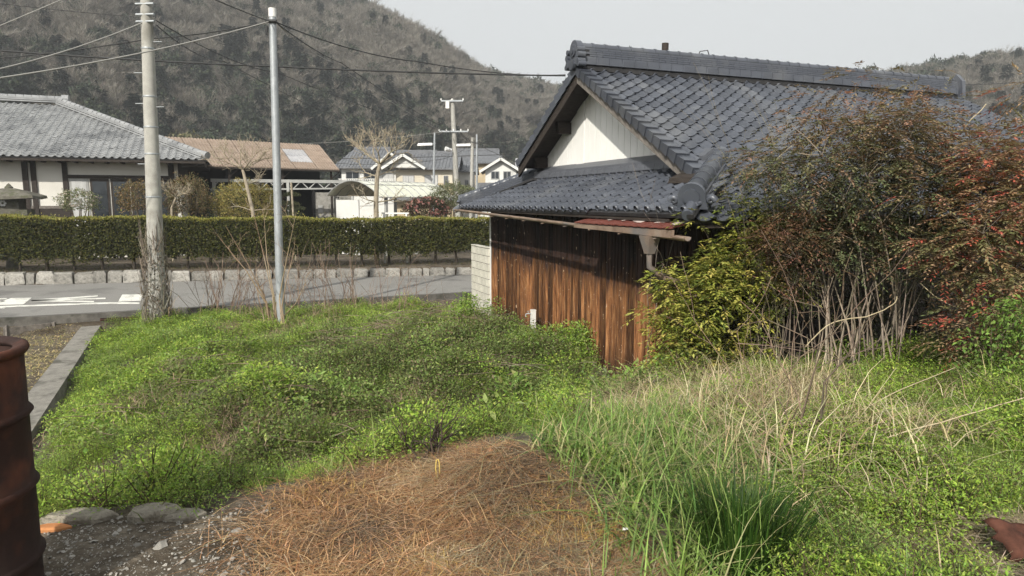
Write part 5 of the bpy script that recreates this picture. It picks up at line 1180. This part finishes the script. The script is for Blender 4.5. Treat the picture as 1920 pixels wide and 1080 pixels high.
# --- left plot: fresh vetch
x, y = sample(15000, -12, 3.5, 3.2, 19.5); ok = plot(x, y) & ~zone(x, y, BROWN) & ~zone(x, y, GRAV) & (y > np.interp(x, EX, EYs) + .05)
x, y = x[ok], y[ok]; cen = np.exp(-((x + 1.6)/2.6)**2 - ((y - 10.5)/4.2)**2)            # where brambles take over
keep = rng.random(len(x)) < np.where(x > .6 + (y-4)*.05, .25, 1 - .78*cen); keep &= rng.random(len(x)) < np.where(y < 9, 1., .8)
xa, ya = x[keep], y[keep]; near = ya < 8
def lumps(x, y): return np.clip(.9 + .5*wob(x*1.3, y*1.1, 1.6) + .3*wob(x + 9, y, 3.1), .35, 1.65)
tuft('vetch_weeds', 'bright green fine-leaved weeds filling the near part of the plot', 'weeds', weeds, xa[near], ya[near], rng.uniform(.7, 1.3, near.sum())*lumps(xa[near], ya[near]), .25)
f_ = ~near; tuft('plot_weeds', 'bright green weeds covering the far part of the plot', 'weeds', weeds_far, xa[f_], ya[f_], rng.uniform(.7, 1.25, f_.sum())*lumps(xa[f_], ya[f_]), .25)
x, y = sample(1500, -7, -.6, 14.6, 19.6); ok = plot(x, y) & (patch(x, y, 1.2, .35) | (rng.random(len(x)) < .2)); x, y = x[ok], y[ok]
field('verge_straw', 'brown dry grass along the road verge by the poles', 'dry grass', x, y, rng.uniform(.6, 1.2, len(x)), 14, .42, .012, .7, [(.36, .27, .17), (.28, .2, .13), (.44, .35, .23)], .16, .8, 'dry', .08)
# dock-like broad leaves and dead patches break up the carpet
x, y = sample(900, -9, 2.4, 4.6, 17); ok = plot(x, y) & ~zone(x, y, BROWN) & patch(x + 2, y, 1.1, .5); x, y = x[ok], y[ok]
tuft('broad_weeds', 'scattered broader-leaved weeds standing above the fine weeds', 'weeds', [weed_src(46, .2, .3, .085, c, 8, .45) for c in (GM, GD, GM)], x, y, rng.uniform(.6, 1.3, len(x)), .2, .08)
x, y = sample(2600, -8, 2.4, 5.2, 16); ok = plot(x, y) & (wob(x*.9 + 1.5, y*.9 + .6, 1.1) > .62); x, y = x[ok], y[ok]
field('withered_patches', 'withered brown stems in patches among the green weeds', 'dead grass', x, y, rng.uniform(.6, 1.3, len(x)), 16, .34, .0075, .9, [(.3, .22, .14), (.22, .155, .1), (.38, .29, .19), (.15, .11, .075)], .15, .6, 'dry', rng.uniform(.12, .3, len(x)))
# --- brambles over the middle
x, y = sample(5200, -6.5, 3.2, 5.6, 18.5); ok = plot(x, y) & (rng.random(len(x)) < np.exp(-((x + 1.3)/2.5)**2 - ((y - 11.0)/4.0)**2)*1.1); x, y = x[ok], y[ok]
tuft('brambles', 'darker bramble thicket heaped in the middle of the plot', 'brambles', bram, x, y, rng.uniform(.6, 1.3, len(x))*lumps(x + 4, y), .3, rng.uniform(0, .28, len(x))*np.exp(-((x + 1.3)/2.0)**2 - ((y - 11.0)/3.2)**2))
def tangle(n, x0, x1, y0, y1, L, r, cols, lift=(.1, .4), name='', label='', cat='', fn=None, arch=.3, seg=5, mat='dry'):
    s = Soup(); x, y = sample(n, x0, x1, y0, y1)
    if fn is not None: ok = fn(x, y); x, y = x[ok], y[ok]
    n = len(x); a_ = rng.uniform(0, 6.28, n); L_ = rng.uniform(.5, 1.3, n)*L; z0 = hgt(x, y) + rng.uniform(*lift, n); cu = rng.normal(0, .5, n); q = np.c_[x, y, z0]; col = pal(cols, n, .2); rise = rng.uniform(.1, 1, n)*arch
    for k in range(seg):
        t = (k + .5)/seg; d = np.c_[np.cos(a_ + cu*t*2), np.sin(a_ + cu*t*2), rise*(1 - 2.2*t)]; e = q + d*(L_/seg)[:, None]; s.sticks(q, e, r*(1-.7*k/seg), r*(1-.7*(k+1)/seg), col); q = e
    o = s.build(name, M[mat]); tag(o, label, cat, kind='stuff'); return o
tangle(2200, -6, 2.5, 5.5, 15, .6, .005, [(.24, .18, .13), (.34, .26, .19), (.17, .12, .09)], (.2, .55), 'dead_bramble_canes', 'grey-brown dead canes arching over the brambles', 'canes', lambda x, y: plot(x, y) & patch(x, y, .9, .55) & (rng.random(len(x)) < np.exp(-((x + 1.8)/2.8)**2 - ((y - 9.5)/4)**2)*1.8))
tangle(420, -3, 3, 12.5, 18.5, .8, .007, [(.22, .17, .12), (.3, .24, .17)], (.1, .45), 'dead_stalks', 'brown dead stalks tangled by the block wall', 'stalks', lambda x, y: plot(x, y) & (x > -3.5), .6)
# --- grasses
x, y = sample(3600, -11, 6, 3.3, 19); ok = plot(x, y) & ~zone(x, y, BROWN) & ~zone(x, y, GRAV) & patch(x, y, .9, .1) & (y > np.interp(x, EX, EYs) + .02); x, y = x[ok], y[ok]
field('meadow_grass', 'green grass blades standing among the weeds', 'grass', x, y, rng.uniform(.6, 1.2, len(x)), 14, .34, .009, .5, GM, .12)
LCP = gpt(1390, 1040)
def right_zone(x, y): return (np.hypot(x - LCP[0], (y - LCP[1])*.8 + .1) > .22) & (x > .25 + np.clip(y-4, 0, 9)*.05) & ~zone(x, y, BROWN) & plot(x, y) & (y > 1.6) & (np.hypot((x - 1.95)/.34, (y - 2.95)/.24) > 1) & ~((x > 1.95) & (y > 2.5) & (y < 3.2))
x, y = sample(2600, .2, 7, 1.8, 9.2); ok = right_zone(x, y); x, y = x[ok], y[ok]
lush = np.exp(-((x - .85 - .12*(y - 4))/.55)**2 - ((y - 4.6)/1.5)**2) + .3*np.exp(-((x - 1.6)/.3)**2 - ((y - 2.8)/.4)**2) + .12*patch(x, y, 1.3, .7)
k = rng.random(len(x)) < lush; field('tall_grass', 'long arching green grass between the dead heap and bush', 'grass', x[k], y[k], rng.uniform(.6, 1.1, k.sum()), 40, .42, .013, .8, [(.14, .23, .05), (.18, .27, .06), (.24, .31, .09), (.4, .36, .18), (.1, .175, .04)], .13, seg=4)
x, y = sample(1600, .2, 8, 1.8, 9.2); ok = right_zone(x, y); x, y = x[ok], y[ok]
field('short_grass', 'short thin grass mixed with weeds right of the heap', 'grass', x, y, rng.uniform(.45, .85, len(x))*lumps(x, y), 16, .34, .009, .5, GM, .15)
x, y = sample(6500, .5, 8, 1.8, 9.4); ok = right_zone(x, y) & ((x > .9 + .2*y) | patch(x, y, 1.0, .1)); x, y = x[ok], y[ok]
tuft('chickweed', 'bright green small-leaved weeds below the nandina', 'weeds', weeds, x, y, rng.uniform(.55, 1.0, len(x))*lumps(x + 1, y)*(1 + .5*sst(2.5, 4.5, x)), .25)
x, y = sample(2000, .1, 7, 2.2, 8.8); ok = right_zone(x, y) & (np.exp(-((x - 2.0)/1.2)**2 - ((y - 6.0)/1.6)**2) + .25*patch(x, y, 1.2, .6) > rng.uniform(.08, .9, len(x))); x, y = x[ok], y[ok]
field('pale_straw', 'pale dead straw lying among the grass before the bush', 'straw', x, y, rng.uniform(.5, 1.1, len(x)), 22, .6, .009, .9, ST, .18, .75, 'dry', rng.uniform(.03, .14, len(x)))
# --- dead brown heap
x, y = sample(3600, -1.7, 1.3, 1.6, 4.8); ok = zone(x + rng.normal(0, .07, len(x)), y + rng.normal(0, .07, len(x)), BROWN); x, y = x[ok], y[ok]
pt_ = wob(x*2.2 + 1, y*2.2, 1.5) + rng.normal(0, .3, len(x)) - .9*np.exp(-((x + .35)/.4)**2 - ((y - 4.1)/.25)**2)
pk = np.where(pt_ > .55, 1, np.where(pt_ < -.6, 2, 0)); hs_ = rng.uniform(.35, .95, len(x))*np.clip(1 + .45*wob(x*3, y*3, 1.2), .45, 1.7)
field('dead_grass', 'reddish-brown dead grass heaped across the foreground', 'dead grass', x, y, hs_, 42, .25, .0045, 1.1, (BR, BT, BK), .13, .26, 'dry', rng.uniform(0, .05, len(x)), 3, pk)
x, y = sample(520, -1.2, 1.2, 2.2, 4.6); ok = zone(x, y, BROWN) & (x > -.25 + .4*rng.random(len(x)) - .3*(y > 3.3)); x, y = x[ok], y[ok]
field('bleached_straw', 'bleached straw strewn over the right side of the dead heap', 'straw', x, y, rng.uniform(.4, .95, len(x)), 16, .34, .0055, 1.2, ST, .1, .25, 'dry', .04)
x, y = sample(900, -1.5, 1.1, 1.6, 4.4); ok = zone(x, y, BROWN); x, y = x[ok], y[ok]
k = patch(x, y, 1.6, .45); field('yellow_moss', 'ochre mossy dead stems in patches of the dead heap', 'moss', x[k], y[k], rng.uniform(.6, 1.2, k.sum()), 50, .07, .004, .8, [(.4, .25, .07), (.5, .34, .11), (.3, .18, .05)], .09, .6, 'dry', .05)
# --- gravel and litter by the drum
def pebble(n):
    m = MB(); d = np.array([(0, 0, 1), (1, 0, 0), (0, 1, 0), (-1, 0, 0), (0, -1, 0), (.7, .7, .5), (-.7, .7, .5), (-.7, -.7, .5), (.7, -.7, .5)])*rng.uniform(.7, 1.2, (9, 1))
    m.add(d*[1, .8, .5], [(0, 8, 5), (0, 5, 6), (0, 6, 7), (0, 7, 8), (1, 5, 8), (2, 6, 5), (3, 7, 6), (4, 8, 7)]); return m.mesh('pebble', M['gravel'])
peb = [pebble(k) for k in range(6)]
x, y = sample(20000, -3.2, -.2, 1.6, 3.9); ok = zone(x, y, GRAV) | (zone(x, y, BROWN) & (rng.random(len(x)) < .12)); x, y = x[ok], y[ok]
tuft('gravel', 'scattered pale gravel and chips over dark soil by the drum', 'gravel', peb, x, y, rng.lognormal(math.log(.0042), .55, len(x)), .4, .002)
x, y = sample(3200, -3.2, -.2, 1.6, 3.9); ok = zone(x, y, GRAV); x, y = x[ok], y[ok]
field('plant_litter', 'dark dry plant litter strewn on the soil beside the drum', 'litter', x, y, rng.uniform(.4, 1.1, len(x)), 14, .1, .0055, 1.2, [(.16, .12, .08), (.26, .2, .13), (.1, .08, .058), (.36, .29, .2)], .09, .25, 'dry')
# larger flat stones along the terrace edge
def rock(name, label, u, v, sx, sy, sz, mat='soilstone', rz=0., group=None):
    p = gpt(u, v); o = MB(); n = 7; rg1 = [(math.cos(2*math.pi*k/n)*rng.uniform(.8, 1.1), math.sin(2*math.pi*k/n)*rng.uniform(.8, 1.1)) for k in range(n)]
    vs_ = [(a_*sx, b_*sy, -.06) for a_, b_ in rg1] + [(a_*sx*1.02, b_*sy*1.02, sz*.6) for a_, b_ in rg1] + [(a_*sx*.85, b_*sy*.82, sz*rng.uniform(.9, 1.1)) for a_, b_ in rg1]
    o.add(vs_, [tuple(range(2*n, 3*n))] + [(j*n+k, j*n+(k+1) % n, (j+1)*n+(k+1) % n, (j+1)*n+k) for j in range(2) for k in range(n)])
    q = o.build(name, M[mat]); q.location = tuple(p); q.rotation_euler = (0, 0, rz); tag(q, label, 'stone', group)
rock('edge_stone', 'long flat pale stone on the terrace edge nearest the drum', 150, 978, .17, .07, .05, rz=.1); rock('edge_stone', 'angular flat stone in the middle of the terrace edge', 285, 972, .13, .07, .06, rz=.25); rock('edge_stone', 'low half-buried stone where the terrace edge meets dead grass', 350, 972, .1, .05, .035, rz=.3)
rock('edge_stone', 'grey stone under the first edge stone beside the drum', 110, 982, .1, .05, .04)
rock('brick_piece', 'flat orange brick fragment beside the drum', 95, 993, .09, .035, .022, 'brick', .1)
for k, (u, v, s_, lb) in enumerate(((257, 1024, .022, 'white oval pebble on the dark soil'), (445, 998, .03, 'grey chip stone on the bare soil near dead grass'), (512, 972, .022, 'pale split stone at the edge of the dead grass'), (468, 1012, .028, 'pale flat stone half way along the bare soil'), (490, 1010, .03, 'pale flat stone beside another at the dead grass margin'), (135, 1045, .016, 'small white stone low on the soil near the drum'))):
    rock('loose_stone', lb, u, v, s_, s_*.7, s_*.5, 'gravel', k*.7)
yp = gpt(820, 905); yl = thing('yellow_loop', 'thin yellow stalk bent into a loop on the dead heap', 'stalk', tuple(yp)); MB().tube([(0, 0, 0), (-.008, 0, .08), (-.004, 0, .13), (.006, 0, .135), (.012, 0, .12), (.014, 0, .05)], .0035, 6).build('stalk', M['yellow'], yl)
wl = gpt(1172, 1012); q = MB().poly([(-.016, -.006, 0), (.013, -.008, .004), (.016, .003, .007), (-.01, .007, .006)], .002, (0, 0, 1)).build('white_scrap', M['pvc']); q.location = tuple(wl + [0, 0, .05]); tag(q, 'white scrap of plastic lying at the edge of the tall grass', 'scrap')
# burnt twigs on top of the dead heap
S = []; bt = gpt(800, 868); 
for k in range(7): grow(S, bt + rng.normal(0, .05, 3)*[1, 1, 0], (rng.normal(-.1, .5), rng.normal(0, .3), 1.), rng.uniform(.1, .2), .008, 2, BR, .5, .1)
o = thing('charred_twigs', 'charred dark twigs standing at the top of the dead heap', 'twigs', tuple(bt)); branch_obj('twigs', S, o, [(.04, .03, .025), (.08, .06, .045)], off=bt)
# dark glossy clump (spider lily leaves)
lc = LCP; lo_ = thing('lily_clump', 'dense dark green clump of strap leaves in the right foreground', 'plant', tuple(lc)); s = Soup(); n = 950; pr_ = np.c_[rng.normal(0, .09, (n, 2)), np.full(n, -.03)]
out = pr_[:, :2]/.13 + rng.normal(0, .35, (n, 2)); s.blades(pr_, out, rng.uniform(.22, .4, n), rng.uniform(.011, .017, n), rng.uniform(.0, .3, n), pal([(.03, .075, .01), (.045, .1, .015), (.02, .048, .008), (.075, .135, .022)], n, .25), 1., 4); s.build('leaves', M['leaf'], lo_)
# dry plot behind the drum
x, y = sample(5500, -15, -5.5, 5, 18.5); side = (x - C0[0])*CN[0] + (y - C0[1])*CN[1]; ok = (side < -.2) & (-.399*x + .917*y < 19.8); x, y = x[ok], y[ok]
field('dry_lawn', 'straw-yellow dry grass behind the low concrete wall', 'dry grass', x, y, rng.uniform(.9, 1.5, len(x)), 16, .1, .03, .9, [(.42, .34, .15), (.33, .27, .12), (.5, .41, .22), (.24, .22, .08)], .14, .5, 'dry')
# straw mound over the sheet
x, y = sample(1500, rs_[0]-.6, rs_[0]+1.1, rs_[1]-.3, rs_[1]+.9); ok = (((x - rs_[0] - .3)/.85)**2 + ((y - rs_[1] - .4)/.5)**2 < 1) & ~((np.hypot((x - 1.95)/.3, (y - 2.95)/.17) < 1) | ((x > rs_[0] + .1) & (y < rs_[1] + .2))); x, y = x[ok], y[ok]
field('straw_mound', 'matted grey straw heaped over the rusty sheet', 'straw', x, y, rng.uniform(.4, .9, len(x)), 30, .3, .006, 1.1, [(.4, .33, .22), (.5, .42, .3), (.28, .22, .14), (.2, .2, .08)], .1, .25, 'dry', np.where((y < rs_[1] + .3) & (x > rs_[0]), .1, .03))

# ------------------------------------------------------------------ saplings and dry stalks
def stems(name, label, cat, u, v, spread, n, hmin, hmax, r, cols, lean=.25, lev=1, uvs=None, Y=None):
    b_ = gpt(u, v) if Y is None else np.array([*atY(u, v, Y)[:2], 0]); b_[2] = hgt(b_[0], b_[1]) - .03
    o = thing(name, label, cat, tuple(b_)); S = []
    if uvs:
        for (uu, vv) in uvs:
            e = atY(uu, vv, b_[1] + rng.uniform(-.3, .3)) - b_; S_ = [np.array([rng.normal(0, .1), rng.normal(0, .1), 0])]
            for t in (.33, .66, 1.): S_.append(e*[t**1.4, t**1.4, t] + rng.normal(0, .03, 3))
            for k in range(3): S.append((S_[k], S_[k+1], r*(1-.28*k), r*(1-.28*(k+1)), 0))
            for j in range(3):
                p = S_[2] + (S_[3]-S_[2])*rng.random(); grow(S, p, (rng.normal(0, .6), rng.normal(0, .6), .7), rng.uniform(.15, .4), r*.25, 1, cols, .4, .3)
    for k in range(n):
        p = np.array([rng.normal(0, spread), rng.normal(0, spread*.6), 0]); p[2] = hgt(b_[0]+p[0], b_[1]+p[1]) - b_[2] - .05
        grow(S, p, (rng.normal(0, lean), rng.normal(0, lean), 1.), rng.uniform(hmin, hmax), r*rng.uniform(.4, .8), lev, cols, .35, .2, (1, 3), 4)
    branch_obj('stems', S, o, cols); return o
TAN = [(.34, .25, .16), (.28, .2, .13), (.4, .31, .21)]; RB = [(.2, .14, .1), (.26, .19, .14), (.15, .1, .075)]
stems('bare_sapling', 'multi-stemmed tan bare sapling growing round the steel pole', 'sapling', 520, 628, .1, 3, .4, .8, .026, TAN, .2, 1, [(412, 448), (425, 425), (478, 402), (490, 405), (555, 400), (550, 470), (470, 500), (575, 530)])
stems('dry_stalks', 'reddish dry weed stalks between the two poles', 'stalks', 430, 600, .6, 44, .6, 1.3, .014, RB, .25, 1)
stems('dry_stalks', 'reddish dry weed stalks right of the steel pole', 'stalks', 620, 590, .8, 46, .6, 1.3, .014, RB, .3, 1)
stems('dry_stalks', 'sparse arching dry stalks against the road before the block wall', 'stalks', 760, 585, .8, 26, .5, 1.0, .013, RB, .35, 1)
stems('dry_stalks', 'few dry stalks at the foot of the concrete pole', 'stalks', 325, 612, .2, 8, .3, .8, .01, TAN, .25, 1)
stems('dead_weed', 'tall grey dead weed standing against the board wall near the hopper', 'stalks', 1222, 690, .03, 2, 1.5, 1.7, .012, [(.2, .17, .14), (.27, .23, .19)], .05, 2, None, 9.6)
stems('dry_canes', 'dry brown canes crossing in front of the yellow-green bush', 'canes', 1440, 800, .2, 5, .5, 1.1, .008, [(.24, .17, .12), (.18, .12, .09)], .35, 1)
stems('vine_stem', 'thick rough brown stem leaning right above the straw', 'stem', 1490, 850, .03, 2, .25, .4, .016, [(.16, .12, .085), (.12, .09, .065)], .3, 1, [(1590, 650), (1560, 640)])
def cane(label, pts, r=.008, col=(.48, .4, .27)):
    r = r*.65
    K_ = np.array([atY(u, v, Y) for u, v, Y in pts]); nk = len(K_); tk = np.linspace(0, nk-1, 4*nk); P_ = []
    for t in tk:
        i = min(int(t), nk-2); f = t - i; p0, p1, p2, p3 = K_[max(i-1, 0)], K_[i], K_[i+1], K_[min(i+2, nk-1)]
        P_.append(.5*(2*p1 + (p2-p0)*f + (2*p0 - 5*p1 + 4*p2 - p3)*f*f + (3*p1 - p0 - 3*p2 + p3)*f**3) + rng.normal(0, r*.35, 3))
    o0 = P_[0]; m = MB().tube([q - o0 for q in P_], np.linspace(r, r*.6, len(P_)), 6).build('dry_cane', CM); m.location = tuple(o0); tag(m, label, 'cane')
CM = rough_mat('dry_reed', (.38, .31, .19), (.52, .44, .29), 20, .8, 0)
cane('long pale reed slanting up to the right edge from the weeds', [(1610, 838, 4.2), (1750, 795, 4.4), (1925, 745, 4.6)], .009)
cane('pale reed slanting through the weeds to the nandina foot', [(1590, 785, 5.0), (1680, 735, 5.4), (1790, 690, 6.0)], .008)
cane('thin straight straw stem crossing the weeds steeply', [(1600, 800, 4.6), (1640, 745, 4.9), (1680, 690, 5.2)], .005)
cane('bleached stem fallen diagonally above the dark clump', [(1385, 740, 4.9), (1440, 800, 4.5), (1475, 850, 4.2)], .006)
cane('pale stem bent over in front of the straw mound', [(1690, 930, 3.4), (1730, 965, 3.3), (1800, 1000, 3.1), (1860, 1075, 2.9)], .006)
cane('curved pale branch arching before the nandina stems', [(1510, 650, 7.6), (1560, 605, 7.5), (1630, 592, 7.4), (1675, 570, 7.4), (1682, 555, 7.4)], .011)
cane('pale crooked branch sticking out above the nandina crown', [(1670, 330, 8.2), (1730, 280, 8.1), (1790, 258, 8.1), (1820, 225, 8.0), (1850, 195, 8.0)], .012)
cane('pale curved twig reaching left over the roof from the nandina', [(1545, 250, 8.3), (1500, 265, 8.4), (1470, 285, 8.4), (1448, 307, 8.4)], .009)
cane('thin grey vine trailing right across the dark nandina foot', [(1725, 530, 7.4), (1760, 560, 7.3), (1810, 580, 7.2), (1915, 585, 7.0)], .008)
for k, (a_, b_) in enumerate((((1180, 690), (1195, 640)), ((1242, 720), (1250, 640)), ((1168, 770), (1180, 690)))): pass

# ------------------------------------------------------------------ bushes in front of the house
def leafy(name, label, u, v, Y, rx, ry, z0, z1, n, leaf, narrow, cols, mat='leaf', clumps=60, cr=.22, stems_n=10, group=None, w=None, tip=None, stem_r=.012, stem_col=None, base_r=.25, spray=None):
    c_ = atY(u, v, Y); gz = float(hgt(c_[0], c_[1])); o = thing(name, label, 'bush', (c_[0], c_[1], gz), 0, group); zc, rz_ = (z0 + z1)/2 - gz, (z1 - z0)/2
    d = rdir(clumps, -1, 1); cc = d*(rng.uniform(.2, 1, clumps)**.5*(1 + .22*np.sin(d[:, 0]*4 + u)*np.cos(d[:, 2]*5 + v)))[:, None]*[rx, ry, rz_]*rng.uniform(.85, 1.15, (clumps, 1)) + [0, 0, zc]
    k = rng.integers(0, clumps, n); dd = rdir(n); P_ = cc[k] + dd*(rng.uniform(.2, 1, n)**.5)[:, None]*cr*[1.15, 1.15, .8]
    s = Soup()
    if spray:                                   # leaflets set in pairs along thin leaf stalks
        per, slen, droop_ = spray; ns = n//per; k = k[:ns]; d0 = dd[:ns]*[1, 1, .35] + rdir(ns)*[.35, .35, .2]; d0 /= np.linalg.norm(d0, axis=1, keepdims=True); o0 = P_[:ns]
        tt = np.tile(np.linspace(.15, 1, per), ns); ks = np.repeat(np.arange(ns), per); side_ = np.tile(np.where(np.arange(per) % 2, 1., -1.), ns)
        ax = d0[ks]; lat = np.cross(ax, [0, 0, 1.]); lat /= (np.linalg.norm(lat, axis=1, keepdims=True) + 1e-9); sl3 = slen*rng.uniform(.6, 1.25, ns)[ks]
        P_ = o0[ks] + ax*(tt*sl3)[:, None] - np.array([0, 0, 1.])*(droop_*sl3*tt*tt)[:, None]; n = len(P_)
        dirs = ax*.75 + lat*side_[:, None]*rng.uniform(.5, 1.1, (n, 1))*np.where(tt > .95, .15, 1.)[:, None] + rng.normal(0, .15, (n, 3)) - [0, 0, .2]; nrm_ = rdir(n)*.35 + [0, 0, 1.]
        col = pal(cols, ns, .22, w)[ks]*rng.uniform(.85, 1.15, (n, 1))
    else: col = pal(cols, n, .22, w); dirs = dd*.7 + rdir(n, -.9, .4)*.6; nrm_ = rdir(n)*.6 + [0, 0, .8]
    if tip is not None:
        hz = sst(zc - rz_*.2, zc + rz_*1.0, P_[:, 2])*(rng.uniform(.3, 1, n) if not spray else rng.uniform(.2, 1, ns)[ks]); col = col*(1-hz[:, None]) + (pal(tip, n, .2) if not spray else pal(tip, ns, .2)[ks])*hz[:, None]
    s.leaves(P_, dirs, nrm_, rng.uniform(.7, 1.3, n)*leaf, rng.uniform(.8, 1.2, n)*leaf*narrow, col, .2); s.build('crown', M[mat], o)
    S = []; nodes_ = []
    for j in range(stems_n):
        e = cc[rng.integers(0, clumps)]; b_ = np.array([e[0]*.35 + rng.normal(0, base_r*.5), e[1]*.4 + rng.normal(0, base_r*.3), -.05]); r_ = stem_r*rng.uniform(.6, 1.3); prev = b_
        bow = rng.normal(0, .06, 3)
        for k_ in range(1, 6):
            t_ = k_/5; q_ = b_ + (e - b_)*[t_**1.5, t_**1.5, t_] + bow*math.sin(math.pi*t_) + rng.normal(0, .012, 3); S.append((prev, q_, r_*(1.15 - .18*k_), r_*(1 - .18*k_), 0)); nodes_.append(q_); prev = q_
    nodes_ = np.array(nodes_)
    for q in cc:
        d_ = np.linalg.norm((nodes_ - q)*[1, 1, 1.0] + [0, 0, .25], axis=1); p = nodes_[np.argmin(d_)]; mid_ = (p + q)/2 + rng.normal(0, .03, 3); S += [(p, mid_, stem_r*.35, stem_r*.25, 0), (mid_, q, stem_r*.25, stem_r*.15, 0)]
    branch_obj('stems', S, o, stem_col or [(.11, .085, .065), (.16, .125, .095), (.075, .058, .045)]); return o
YG = [(.27, .285, .05), (.36, .36, .075), (.18, .21, .04), (.46, .42, .11), (.11, .14, .03)]
leafy('privet_bush', 'dense yellow-green leafy bush at the near house corner', 1320, 690, 8.5, .7, .55, -.75, 1.3, 15000, .068, .4, YG, 'leaf_gloss', 90, .2, 10, spray=(6, .1, .45))
leafy('privet_bush', 'yellow-green upper bush mass touching the tile eave', 1415, 690, 8.7, .6, .5, .1, 1.75, 11000, .068, .4, YG, 'leaf_gloss', 80, .2, 10, spray=(6, .1, .45))
NB = [(.23, .13, .075), (.17, .115, .065), (.12, .115, .055), (.28, .15, .1), (.085, .09, .045)]; NR = [(.36, .2, .12), (.3, .2, .11), (.44, .16, .11), (.2, .19, .09), (.25, .22, .11)]
NG = [(.16, .19, .085), (.21, .205, .1), (.3, .2, .12), (.12, .145, .068)]
leafy('nandina', 'large nandina with rust-brown foliage crowning bare stems', 1620, 690, 8.2, 1.35, .8, .85, 2.85, 44000, .06, .36, NG, 'leaf', 190, .26, 44, None, None, [(.45, .245, .145), (.36, .225, .12), (.5, .26, .165), (.27, .23, .12)], .017, [(.26, .21, .16), (.2, .16, .12), (.32, .26, .2)], .5, spray=(11, .24, .35))
leafy('nandina', 'reddish nandina spray at left drooping over the bush', 1480, 690, 8.0, .45, .4, .3, 1.6, 7500, .05, .34, NB, 'leaf', 45, .18, 8, None, None, [(.36, .16, .1), (.3, .2, .1)], .014, spray=(11, .22, .35))
leafy('nandina', 'scarlet-tinged nandina filling the right edge of the view', 1870, 690, 7.2, .95, .7, -.05, 2.6, 40000, .058, .36, [(.23, .21, .1), (.3, .21, .11), (.37, .235, .145), (.165, .18, .075), (.5, .12, .085)], 'leaf', 110, .22, 16, None, [.27, .27, .22, .16, .08], NR + [(.5, .12, .09)], .015, spray=(11, .22, .35))
leafy('nandina', 'dark green nandina shoots low behind the bare stems', 1700, 690, 8.9, 1.1, .4, -.4, .9, 9000, .055, .38, [(.06, .075, .032), (.085, .095, .042), (.13, .1, .06), (.045, .055, .026)], 'leaf', 80, .24, 22, None, None, None, .016, None, .7, spray=(11, .22, .35))
leafy('leafy_weed', 'bright green young shrub at the right edge below the nandina', 1890, 720, 6.2, .35, .3, -.25, .75, 1800, .05, .5, [(.13, .21, .04), (.17, .26, .055), (.09, .15, .03)], 'leaf', 30, .16, 6, None, None, None, .007)
leafy('broadleaf_weed', 'small broad-leaved weed at the foot of the board wall', 1140, 720, 9.3, .22, .2, -1.15, -.8, 120, .11, .5, [(.16, .22, .08), (.12, .18, .06)], 'leaf', 12, .1, 4, None, None, None, .008)
leafy('weed_mound', 'fresh green mound of weeds by the standpipe', 1092, 650, 12.4, .7, .5, -1.25, -.6, 5200, .05, .55, GM + GB[:2], 'leaf', 60, .2, 8)
leafy('weed_mound', 'fresh green mound of weeds before the block wall', 885, 620, 14.3, .55, .5, -1.2, -.45, 3000, .055, .55, GM + GB[:2], 'leaf', 40, .2, 8)
for nm, lb, u in (('bare_shoot', 'thin seedling twigs rising left of the nandina before the roof', 1430), ('bare_shoot', 'dry flower stalks standing before the tile field left of the nandina', 1465)):
    b_ = atY(u, 420, 8.3); o = thing(nm, lb, 'twigs', (b_[0], b_[1], float(hgt(b_[0], b_[1])))); S = []
    for k in range(5): grow(S, np.array([rng.normal(0, .1), rng.normal(0, .1), 0]), (rng.normal(0, .06), rng.normal(0, .06), 1), rng.uniform(1.3, 1.7), .0045, 2, RB, .3, .3, (1, 3), 4)
    branch_obj('stems', S, o, [(.25, .21, .14), (.3, .26, .17)])

# ------------------------------------------------------------------ thin spring haze
hz = MB().box((-420, -30, -6), (420, 430, 110)).build('haze', None); hmt = bpy.data.materials.new('haze_air'); hmt.use_nodes = True; t = hmt.node_tree; t.nodes.clear()
pv = t.nodes.new('ShaderNodeVolumePrincipled'); pv.inputs['Color'].default_value = (.9, .93, .96, 1); pv.inputs['Density'].default_value = HAZE if 'HAZE' in globals() else .0009; pv.inputs['Anisotropy'].default_value = .2
ou = t.nodes.new('ShaderNodeOutputMaterial'); t.links.new(pv.outputs[0], ou.inputs['Volume']); hz.data.materials.append(hmt)
tag(hz, 'thin pale haze greying the wooded hillside', 'haze', kind='stuff'); hz.visible_shadow = True
SC.cycles.volume_bounces = 0; SC.cycles.volume_step_rate = 1.0
